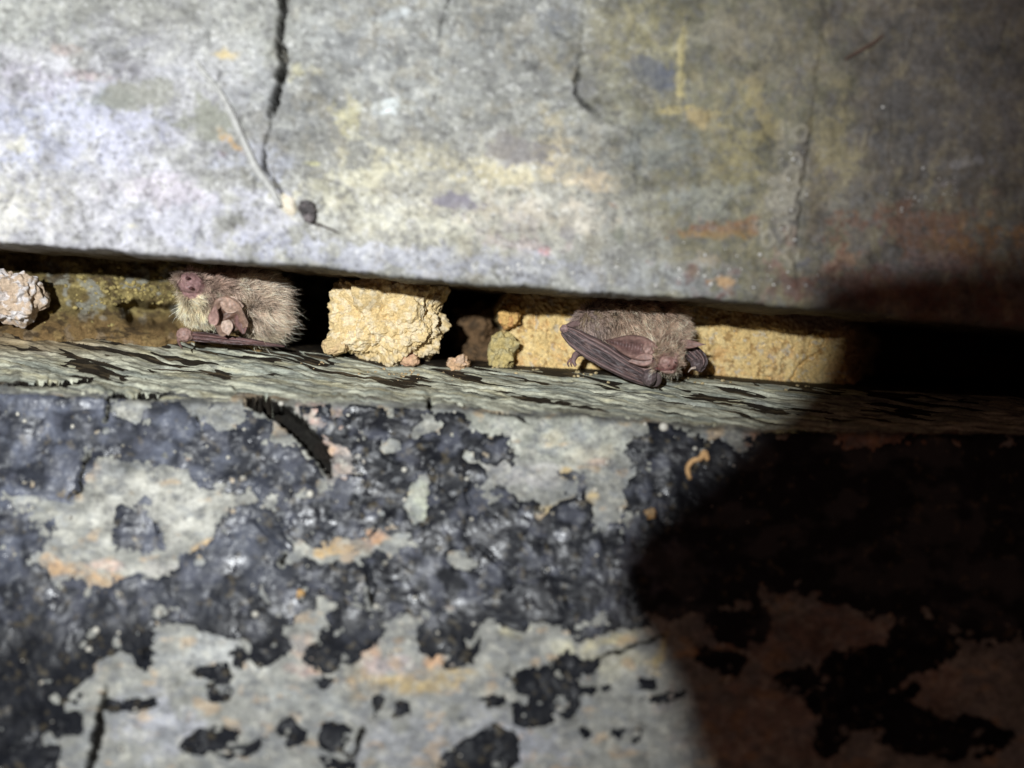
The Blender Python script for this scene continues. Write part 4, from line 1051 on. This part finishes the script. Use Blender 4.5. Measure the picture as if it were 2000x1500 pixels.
# ------------------------------------------------------------------ bat with folded wings (in front of the sandy bed)
bat2 = thing('bat', 'brown furry bat crouched head down, long wing folded, in front of the sandy mortar', 'bat', P(1240.0, 745.0, 0.010), 'bats roosting in the crevice')
body2 = blend_body([(1236, 630, 0.012, 90, 46, 0.0095, 6), (1172, 634, 0.012, 58, 40, 0.0085, 20), (1298, 642, 0.011, 36, 36, 0.0085, 0), (1260, 660, 0.008, 60, 34, 0.0070, 0),
                    (1292, 684, 0.0010, 38, 30, 0.0072, 20), (1303, 706, -0.0040, 24, 19, 0.0056, 30), (1288, 712, -0.0050, 12, 12, 0.0040, 0), (1316, 706, -0.0055, 11, 13, 0.0040, 0), (1303, 716, -0.0065, 13, 9, 0.0038, 0), (1306, 722, -0.0030, 16, 10, 0.0046, 0)], 0.00045, 5)
co = get_co(body2); px_, py_ = topx(co)
face_m = sstep(26, 12, np.hypot((px_ - 1304) / 1.15, py_ - 710))
c = np.zeros((len(co), 3)) + np.array((0.17, 0.125, 0.075))
c = mixc(c, SKIN_P * np.array([0.9, 0.8, 0.8]), sstep(0.05, 0.6, face_m))
c = mixc(c, SKIN_D, sstep(-0.1, 0.4, fbm(co * 1000 / 1.6, 3, 801)) * face_m * 0.6)
set_cols(body2, c)
co = co + get_no(body2) * (0.00055 * fbm(co * 1000 / 1.5, 3, 803) * (0.25 + face_m))[:, None]
body2.vertices.foreach_set('co', co.astype(np.float32).ravel())
def style2(px, py, root, nrm):
    n = len(px)
    keep = np.clip(1 - sstep(24, 12, np.hypot((px - 1305) / 1.15, py - 711)) * 1.0, 0, 1)
    keep *= 1 - 0.93 * sstep(6, -6, 1184 - px + (py - 640) * 0.3) * sstep(6, -4, px - 1275) * sstep(650, 668, py - (px - 1180) * 0.05)
    keep = keep * (1 - 0.85 * sstep(716, 724, py) * sstep(1270, 1280, px))
    ln = np.full(n, 0.0052)
    ln = ln * (1 - 0.5 * sstep(60, 20, np.hypot(px - 1300, py - 700)))
    ln = ln * (1 - 0.35 * sstep(1200, 1150, px))
    comb = np.stack([0.35 + 0 * px, -0.25 + 0 * px, -0.75 + 0 * px], -1)
    hd = np.stack([(px - 1300), -20 + 0 * px, -(py - 712)], -1) / 40.0
    comb = comb * (1 - sstep(70, 40, np.hypot(px - 1300, py - 700)))[:, None] + hd * sstep(70, 40, np.hypot(px - 1300, py - 700))[:, None]
    lift = np.full(n, 0.42)
    rc = np.zeros((n, 3)) + np.array((0.10, 0.07, 0.05)); tc = np.zeros((n, 3)) + np.array((0.78, 0.58, 0.44))
    grey = sstep(1195, 1165, px + 8 * n2(px, py, 20, 2, 91))
    tc = mixc(tc, (0.52, 0.41, 0.36), grey); rc = mixc(rc, (0.20, 0.15, 0.12), grey)
    pale = sstep(715, 728, py); tc = mixc(tc, (0.75, 0.66, 0.5), pale)
    return keep, ln, comb, lift, rc, tc
fur2 = fur_mesh(body2, 50000, style2, 21)
b2 = obj('body', body2, M_SKIN, bat2)
obj('fur', fur2, M_FUR, bat2)['label'] = 'shaggy golden brown fur, greyer at the shoulder'
# near wing: upper arm, folded fingers, wrist
folded_wing([(1100, 644), (1135, 668), (1180, 694), (1225, 720), (1262, 738), (1284, 747)], [9, 19, 23, 23, 21, 18, 14, 8], [0.004, 0.003, 0.002, 0.0015, 0.003, 0.006],
            [(-0.74, -0.70, 0.15, 0.0016), (-0.36, -0.30, 0.08, 0.0008), (0.20, 0.42, 0.05, 0.0005), (0.80, 0.70, 0.12, 0.0011)], bat2, 3)
tube_part('upper_arm', [(1104, 641, 0.005), (1126, 632, 0.0075), (1150, 638, 0.009), (1172, 652, 0.009), (1186, 664, 0.008)], [6, 7, 8, 8, 5], BONE * 0.8, bat2, M_WING)
blob_part('elbow', 1102, 642, 0.0035, 8, 8, 0.0016, BONE * 1.1, bat2, M_WING, seed=4)
blob_part('wrist', 1269, 737, -0.0002, 17, 14, 0.0028, MEMB * 1.5, bat2, M_WING, tilt=60, wrinkle=0.0005, seed=5)
tube_part('thumb', [(1278, 728, 0.000), (1286, 738, 0.001), (1283, 750, 0.003), (1270, 754, 0.005)], [8, 7, 5, 2], MEMB * 1.6, bat2, M_WING)
# foot under the elbow
ft = tube_part('foot', [(1140, 690, 0.012), (1126, 692, 0.009), (1120, 704, 0.007), (1124, 714, 0.007)], [5, 7, 5, 3], BONE * 0.9, bat2)
for dx in (-7, -1, 5):
    tube_part('toe', [(1119 + dx * 0.5, 700, 0.007), (1116 + dx, 709, 0.0065), (1118 + dx, 716, 0.0075)], [2.4, 2.0, 1.0], SKIN_D, ft, nseg=6)
# ears
def ear_col(u, v, a, b, edge):
    c = np.zeros((len(u), 3)) + np.asarray(a)
    c = mixc(c, b, sstep(0.9, 0.3, np.abs(v)) * sstep(0.0, 0.35, u))
    c = mixc(c, edge, sstep(0.86, 1.0, np.abs(v)) * 0.8)
    return c * (1 + 0.45 * fbm(np.stack([u * 7, v * 3, 0 * u + 0.5], -1), 3, 907))[:, None]
EARP = lambda u: np.clip(np.sin(np.clip(u, 0, 1) ** 0.75 * math.pi * 0.86 + 0.38), 0.02, 1) * (1 - 0.55 * u ** 6)
v, f, uu, vv = leaf_np(P(1284.0, 690.0, -0.0045), P(1181.0, 664.0, -0.0005), 0.0040, EARP, 0.0036, 60, 25, ridges=9, bend=(0, 0.001, 0), seed=3)
ear = obj('ear', np_mesh('ear', v, f, ear_col(uu, vv, SKIN_P * 1.1, SKIN_D * 0.9, SKIN_D * 0.7) * (1.1 - 0.5 * uu)[:, None]), M_SKIN, bat2)
v, f, uu, vv = leaf_np(P(1276.0, 700.0, -0.0065), P(1226.0, 706.0, -0.0045), 0.0022, EARP, 0.0006, 20, 9, seed=4)
obj('tragus', np_mesh('tragus', v, f, ear_col(uu, vv, SKIN_P * 1.05, SKIN_P * 0.8, SKIN_D)), M_SKIN, ear)
v, f, uu, vv = leaf_np(P(1290.0, 716.0, -0.001), P(1238.0, 708.0, 0.0005), 0.0026, lambda u: np.clip(1 - 0.5 * u, 0, 1), -0.0008, 18, 9, seed=6)
obj('ear_lobe', np_mesh('ear_lobe', v, f, ear_col(uu, vv, SKIN_P * 0.95, SKIN_P * 0.8, SKIN_D)), M_SKIN, ear)
blob_part('ear_base', 1266, 684, -0.0045, 12, 14, 0.0022, SKIN_P, ear, seed=8, wrinkle=0.0004)
v, f, uu, vv = leaf_np(P(1318.0, 671.0, -0.001), P(1379.0, 675.0, -0.001), 0.0015, EARP, 0.0007, 30, 11, bend=(0, 0, 0.0004), seed=7)
obj('ear', np_mesh('ear', v, f, ear_col(uu, vv, SKIN_P * 1.0, SKIN_P * 0.75, SKIN_D * 0.8)), M_SKIN, bat2)
# far wing: the wrist knob beside the head
folded_wing([(1330, 676, ), (1352, 690), (1366, 706), (1360, 724)], [10, 17, 17, 9], [0.008, 0.006, 0.005, 0.006], [(-0.6, -0.5, 0.14, 0.0012), (0.0, 0.05, 0.10, 0.0009), (0.55, 0.5, 0.12, 0.0010)], bat2, 9, nu=50, nv=30)
blob_part('wrist', 1362, 712, 0.0045, 13, 12, 0.0024, MEMB * 1.4, bat2, M_WING, wrinkle=0.0005, seed=11)
tube_part('thumb_claw', [(1358, 718, 0.003), (1350, 720, 0.0025), (1344, 727, 0.0035)], [3.2, 2.2, 0.8], (0.5, 0.4, 0.33), bat2, M_CLAW, 7)
# face
for (x_, y_, tl) in ((1306, 715, 30), (1319, 708, -50)):
    blob_part('nostril', x_, y_, -0.0103, 2.6, 1.4, 0.0006, (0.03, 0.015, 0.012), b2, seed=2, sub=2, wrinkle=0.0, tilt=tl)
blob_part('muzzle_pad', 1297, 706, -0.0072, 12, 10, 0.0026, SKIN_P * 1.1, b2, seed=31, wrinkle=0.0004, tilt=30)
blob_part('muzzle_pad', 1319, 700, -0.0068, 8, 11, 0.0024, SKIN_P * 0.95, b2, seed=32, wrinkle=0.0004, tilt=10)
blob_part('lower_lip', 1303, 725, -0.0066, 14, 4.5, 0.0022, SKIN_P * 1.25, b2, seed=33, wrinkle=0.0003, tilt=-8)
blob_part('cheek', 1279, 712, -0.0058, 7, 11, 0.0018, SKIN_D * 0.75, b2, seed=34, wrinkle=0.0004, tilt=20)
blob_part('eye', 1276, 700, -0.0070, 2.6, 2.2, 0.0006, (0.012, 0.01, 0.01), b2, M_CLAW, sub=3, wrinkle=0.0)
tube_part('mouth', [(1280, 716, -0.0070), (1288, 721, -0.0084), (1300, 722, -0.0092), (1312, 720, -0.0092), (1320, 713, -0.0086)], [1.0, 2.0, 1.8, 1.6, 0.8], (0.13, 0.045, 0.04), b2, nseg=6)

# ------------------------------------------------------------------ bat with its nose up (beside the clay bank)
bat1 = thing('bat', 'fluffy bat with round pink snout and pale throat, between olive clay and mortar lump', 'bat', P(460.0, 680.0, 0.010), 'bats roosting in the crevice')
body1 = blend_body([(474, 590, 0.012, 74, 60, 0.0105, 8), (500, 612, 0.010, 48, 46, 0.0100, 0), (425, 583, 0.006, 56, 46, 0.0085, -10), (402, 600, 0.006, 42, 38, 0.0072, 20), (385, 568, 0.001, 30, 30, 0.0065, 0),
                    (371, 553, -0.0025, 24, 22, 0.0050, 0), (364, 545, -0.0055, 11, 10, 0.0030, 0), (372, 562, -0.0055, 12, 10, 0.0030, 0), (384, 560, -0.003, 16, 18, 0.004, 0)], 0.00045, 5)
co = get_co(body1); px_, py_ = topx(co)
fm = sstep(36, 20, np.hypot((px_ - 370) / 1.1, py_ - 556))
c = np.zeros((len(co), 3)) + np.array((0.18, 0.135, 0.085))
c = mixc(c, SKIN_P * np.array([0.92, 0.86, 0.98]), sstep(0.05, 0.5, fm))
c = mixc(c, SKIN_D, sstep(0.0, 0.4, fbm(co * 1000 / 1.5, 3, 811)) * fm * 0.6)
set_cols(body1, c)
co = co + get_no(body1) * (0.0003 * fbm(co * 1000 / 1.3, 3, 813) * (0.3 + fm))[:, None]
body1.vertices.foreach_set('co', co.astype(np.float32).ravel())
def style1(px, py, root, nrm):
    n = len(px)
    keep = 1 - sstep(30, 19, np.hypot((px - 372) / 1.12, py - 556))
    keep = keep * (1 - 0.96 * sstep(3, -3, np.maximum(np.abs(px - 452) / 34, np.abs(py - 612) / 40) * 30 - 30))
    keep = keep * (1 - 0.9 * sstep(634, 644, py) * sstep(505, 480, px))
    r = np.hypot(px - 372, py - 556)
    ln = 0.0034 + 0.0018 * sstep(30, 110, r) + 0.0016 * sstep(500, 560, px) - 0.0024 * sstep(605, 640, py) * sstep(520, 470, px)
    comb = np.stack([(px - 372) / 60.0 + 0.2, -0.25 + 0 * px, -(py - 556) / 90.0 - 0.15], -1)
    lift = 0.58 + 0.16 * sstep(480, 560, px)
    rc = np.zeros((n, 3)) + np.array((0.15, 0.115, 0.088)); tc = np.zeros((n, 3)) + np.array((0.76, 0.61, 0.48))
    cream = sstep(16, -14, px - (352 + (py - 560) * 0.72) - 26 + 7 * n2(px, py, 14, 2, 93)) * sstep(555, 580, py)
    pinkf = sstep(75, 35, np.hypot(px - 400, py - 560)); tc = mixc(tc, (0.52, 0.36, 0.29), pinkf * 0.8)
    low = sstep(636, 652, py) * sstep(470, 490, px)
    cr_ = np.maximum(cream, low * 0.7)
    tc = mixc(tc, (0.76, 0.66, 0.47), cr_); rc = mixc(rc, (0.48, 0.40, 0.28), cr_)
    return keep, ln, comb, lift, rc, tc
fur1 = fur_mesh(body1, 52000, style1, 33)
b1 = obj('body', body1, M_SKIN, bat1)
obj('fur', fur1, M_FUR, bat1)['label'] = 'fluffy grey brown fur, cream on the throat'
for (x_, y_, rr) in ((366, 543, 4.2), (373, 563, 4.2)):
    blob_part('nostril', x_, y_, -0.0086, rr, rr * 0.75, 0.0007, (0.06, 0.02, 0.02), b1, seed=2, sub=3, wrinkle=0.0)
# ear: a folded funnel
v, f, uu, vv = leaf_np(P(432.0, 580.0, -0.0055), P(462.0, 645.0, -0.0025), 0.0052, lambda u: np.clip(0.45 + 0.75 * np.sin(u * 2.6), 0.05, 1), 0.0034, 32, 19, ridges=4, seed=13)
ear = obj('ear', np_mesh('ear', v, f, ear_col(uu, vv, np.array((0.27, 0.18, 0.135)), np.array((0.12, 0.066, 0.045)), np.array((0.42, 0.30, 0.23)))), M_SKIN, bat1)
v, f, uu, vv = leaf_np(P(416.0, 634.0, -0.0070), P(421.0, 595.0, -0.0105), 0.0018, EARP, 0.0006, 20, 9, seed=14)
obj('tragus', np_mesh('tragus', v, f, ear_col(uu, vv, SKIN_P * 1.3, SKIN_P * 0.9, SKIN_P)), M_SKIN, ear)
v, f, uu, vv = leaf_np(P(430.0, 592.0, -0.008), P(476.0, 598.0, -0.0065), 0.0028, lambda u: np.clip(np.sin(u ** 0.8 * 3.0 + 0.1), 0.03, 1), -0.0022, 26, 15, ridges=2, seed=15)
obj('ear_fold', np_mesh('ear_fold', v, f, ear_col(uu, vv, np.array((0.44, 0.31, 0.24)), np.array((0.34, 0.23, 0.175)), np.array((0.5, 0.37, 0.29)))), M_SKIN, ear)
v, f, uu, vv = leaf_np(P(438.0, 626.0, -0.0055), P(446.0, 655.0, -0.006), 0.0021, lambda u: np.clip(np.sin(u * 2.4 + 0.75), 0.05, 1), -0.0012, 20, 13, seed=16)
obj('ear_lobe', np_mesh('ear_lobe', v, f, ear_col(uu, vv, np.array((0.46, 0.35, 0.28)), np.array((0.40, 0.29, 0.23)), SKIN_P)), M_SKIN, ear)
v, f, uu, vv = leaf_np(P(470.0, 606.0, -0.004), P(476.0, 652.0, -0.003), 0.0022, lambda u: np.clip(np.sin(u * 2.6 + 0.4), 0.05, 1), 0.0012, 18, 11, seed=17)
obj('ear', np_mesh('ear', v, f, ear_col(uu, vv, SKIN_D * 1.2, SKIN_D * 0.8, SKIN_D)), M_SKIN, bat1)
# forearm along the ledge
folded_wing([(352, 656), (380, 657), (430, 662), (490, 668), (556, 677)], [9, 9.5, 10, 9, 8, 5, 1.5], [0.0025, 0.002, 0.002, 0.004, 0.007], [(-0.35, -0.3, 0.3, 0.0012), (0.35, 0.4, 0.2, 0.0006)], bat1, 15, depth=0.0022, name='forearm', nu=80, nv=24, tint=(0.75, 0.6, 0.58))
blob_part('wrist', 361, 654, 0.0005, 16, 14, 0.0026, SKIN_P * 0.95, bat1, M_SKIN, wrinkle=0.0004, seed=21)
tube_part('thumb_claw', [(350, 659, 0.000), (349, 668, 0.0005), (356, 681, 0.002)], [4, 3, 1.2], SKIN_D, bat1, M_SKIN, 8)

# ------------------------------------------------------------------ small things on the upper slab
def surf_tube(name, pts, rad, lift, col, slab, material, nseg=8):
    w_ = np.array([on_slab(slab, a, b, lift) for a, b in pts])
    sp = smooth_path(np.concatenate([w_, np.asarray(rad, float)[:, None]], 1), 6)
    v, f = tube_np(sp[:, :3], sp[:, 3] * S, nseg)
    c = np.asarray(col) * (1 + 0.35 * fbm(v * 1000 / 1.5, 3, 78))[:, None]
    return np_mesh(name, v, f, c)

rt = surf_tube('rootlet', [(384, 118), (398, 140), (430, 180), (455, 228), (478, 280), (502, 330), (530, 370), (548, 402)], [3.5, 5.5, 5, 6.5, 6, 7.5, 6.5, 6], 0.0010, (0.42, 0.42, 0.40), UP, M_ROOT)
one_mesh_thing('rootlet', rt, M_ROOT, 'pale grey rootlet lying aslant across the bright upper slab', 'root')
p = on_slab(UP, 566, 398, 0.001)
me = rock('seed', p, (12 * S, 0.0018, 22 * S), 24, 2.2, 0.1, 1, 0, 1, (0.60, 0.54, 0.42), (0.66, 0.6, 0.5), 14, rot=0.35)
one_mesh_thing('pale_nodule', me, M_ROOT, 'cream coloured nodule at the lower end of the grey rootlet', 'nodule')
ins = thing('dried_clump', 'small dark dried clump with a thin stalk, beside the cream nodule', 'debris', on_slab(UP, 604, 415, 0.0))
p = on_slab(UP, 603, 413, 0.0012)
obj('clump', rock('clump', p, (14 * S, 0.002, 18 * S), 28, 2.2, 0.35, 0.6, 0.3, 0.9, (0.05, 0.045, 0.045), (0.12, 0.10, 0.10), 15, rot=0.3), M_CRUST, ins)
obj('stalk', surf_tube('stalk', [(614, 436), (632, 442), (664, 456)], [2.6, 2.2, 1.2], 0.0006, (0.05, 0.04, 0.035), UP, M_ROOT, 6), M_ROOT, ins)
tw = surf_tube('twig', [(1650, 116), (1680, 100), (1705, 84), (1724, 70)], [2, 3.2, 3, 1.8], 0.0004, (0.11, 0.07, 0.055), UP, M_ROOT)
one_mesh_thing('twig', tw, M_ROOT, 'thin dark twig stuck to the dim upper slab', 'twig')

# curled orange fibre and orange crumbs on the lower slab
cf = surf_tube('curled_fibre', [(1346, 938), (1341, 920), (1350, 905), (1366, 900), (1374, 888), (1380, 902)], [4, 4.5, 4.5, 5, 6, 4], 0.0017, (0.58, 0.36, 0.17), LO, M_ROOT)
one_mesh_thing('curled_fibre', cf, M_ROOT, 'curled orange fibre on the black crust beside the shadow', 'fibre')
for k, (x_, y_, r_, col_, lab) in enumerate([(1270, 1003, 7.5, (0.50, 0.29, 0.11), 'round orange crumb on the black crust at the shadow edge'), (588, 1160, 5.5, (0.52, 0.32, 0.13), 'tiny orange crumb on the blue grey crust below the ochre streak')]):
    me = rock('crumb', on_slab(LO, x_, y_, 0.0012), (r_ * S, r_ * S, r_ * S), 18, 2.6, 0.7, 0.8, 0, 1, col_, (0.42, 0.30, 0.17), 20 + k)
    one_mesh_thing('crumb', me, M_ROOT, lab, 'crumb')

# calcite beads scattered on the slabs: far too many to tell apart
def beads(name, slab, spots, parent, col, label, lift=0.0002):
    bm = bmesh.new()
    for (x_, y_, r_) in spots:
        p = on_slab(slab, x_, y_, lift)
        m = Matrix.Translation(Vector(p)) @ Matrix.Diagonal((r_ * S * random.uniform(0.8, 1.3), r_ * S * 0.8, r_ * S * random.uniform(0.8, 1.2), 1))
        bmesh.ops.create_icosphere(bm, subdivisions=2, radius=1.0, matrix=m)
    me = bpy.data.meshes.new(name); bm.to_mesh(me); bm.free()
    me.polygons.foreach_set('use_smooth', np.ones(len(me.polygons), bool))
    co = get_co(me)
    set_cols(me, np.asarray(col) * (1 + 0.4 * fbm(co * 1000 / 1.5, 2, 88))[:, None])
    o = obj(name, me, M_MINERAL, parent)
    o['kind'] = 'stuff'; o['label'] = label
    return o
sp = []
for (cx_, cy_, sx, sy, n_) in [(1835, 365, 26, 24, 14), (1800, 400, 30, 18, 7), (1515, 430, 26, 50, 12), (1545, 350, 16, 50, 12), (1735, 320, 6, 50, 5), (1440, 520, 80, 30, 12), (1330, 545, 140, 20, 26), (1000, 530, 250, 18, 26), (600, 490, 300, 18, 22)]:
    for _ in range(n_):
        x_, y_ = random.gauss(cx_, sx), random.gauss(cy_, sy)
        if y_ < interp(UE, x_) - 8: sp.append((x_, y_, random.choice([0.9, 1.2, 1.5, 2, 3])))
beads('calcite_beads', UP, sp, upper, (0.62, 0.61, 0.58), 'scattered white calcite beads')
sp = []
for _ in range(110):
    x_, y_ = random.uniform(20, 1500), random.uniform(800, 1480)
    sp.append((x_, y_, random.choice([1.2, 1.6, 2, 2.6, 3.2])))
for (x_, y_, r_) in [(606, 968, 8), (550, 790, 6), (790, 918, 5), (500, 1200, 7), (190, 1232, 7), (176, 1268, 6), (312, 1196, 6), (762, 1272, 4), (1295, 838, 9), (1210, 1018, 5), (912, 938, 5), (735, 1183, 6)]:
    sp.append((x_, y_, r_ * 0.8))
beads('mineral_crumbs', LO, sp, lower, (0.52, 0.50, 0.43), 'pale mineral crumbs on the slab', 0.0008)

# yellow nodules on the clay bank
bm = bmesh.new()
for k in range(170):
    x_ = random.gauss(270, 50); y_ = random.gauss(565, 18)
    if k % 5 == 0: x_, y_ = random.uniform(60, 340), random.uniform(540, 640)
    if 222 < x_ < 345 and 594 < y_ < 640: continue
    yy = float(bank_y(np.array([[x_]]), np.array([[y_]]))[0, 0])
    r_ = random.choice([2.0, 2.6, 3.4, 4.4]) * S
    bmesh.ops.create_icosphere(bm, subdivisions=2, radius=1.0, matrix=Matrix.Translation(Vector(P(x_, y_, yy))) @ Matrix.Diagonal((r_ * 1.2, r_, r_, 1)))
me = bpy.data.meshes.new('nodules'); bm.to_mesh(me); bm.free()
co = get_co(me); co = co + 0.0003 * np.stack([noise(co * 1500, k) for k in (1, 2, 3)], -1)
me.vertices.foreach_set('co', co.astype(np.float32).ravel())
set_cols(me, np.array((0.27, 0.215, 0.085)) * (1 + 0.9 * fbm(co * 1000 / 2, 2, 89))[:, None])
o = obj('clay_nodules', me, M_EARTH, bank); o['kind'] = 'stuff'; o['label'] = 'yellow crumbly nodules on the clay'

# ------------------------------------------------------------------ the phone that takes the picture: it shades the lower corner
def shade_outline(wall_pts, Yq):
    out = []
    L_ = np.array(LPOS)
    for (x_, y_, Y) in wall_pts:
        w_ = P(float(x_), float(y_), Y)
        out.append(L_ + (w_ - L_) * ((Yq - L_[1]) / (w_[1] - L_[1])))
    return np.array(out)
YQ = -0.376
ol = shade_outline([(2900, 500, -0.034), (2000, 508, -0.034), (1720, 520, -0.034), (1600, 545, -0.034), (1560, 585, -0.03), (1600, 640, 0.015), (1590, 700, 0.018), (1500, 820, -0.022), (1365, 935, -0.030), (1232, 1030, -0.038), (1190, 1110, -0.041), (1215, 1215, -0.045), (1300, 1330, -0.049), (1330, 1420, -0.052), (1400, 1600, -0.058), (1700, 2100, -0.07), (2900, 2300, -0.08)], YQ)
bm = bmesh.new()
for dy in (0.0, -0.010):
    for q in ol:
        bm.verts.new((q[0], YQ + dy, q[2]))
bm.verts.ensure_lookup_table()
n = len(ol)
bm.faces.new([bm.verts[i] for i in range(n)]); bm.faces.new([bm.verts[n + i] for i in range(n)][::-1])
for i in range(n):
    bm.faces.new([bm.verts[(i + 1) % n], bm.verts[i], bm.verts[n + i], bm.verts[n + (i + 1) % n]])
bmesh.ops.recalc_face_normals(bm, faces=bm.faces)
me = bpy.data.meshes.new('phone'); bm.to_mesh(me); bm.free()
set_cols(me, np.zeros((len(me.vertices), 3)) + 0.02)
one_mesh_thing('camera_phone', me, M_PHONE, 'dark phone held up towards the rock, casting the big shadow', 'phone')
print('outline', np.round(ol * 1000, 1).tolist())

for o in bpy.data.objects:
    if '_base' in o: del o['_base']
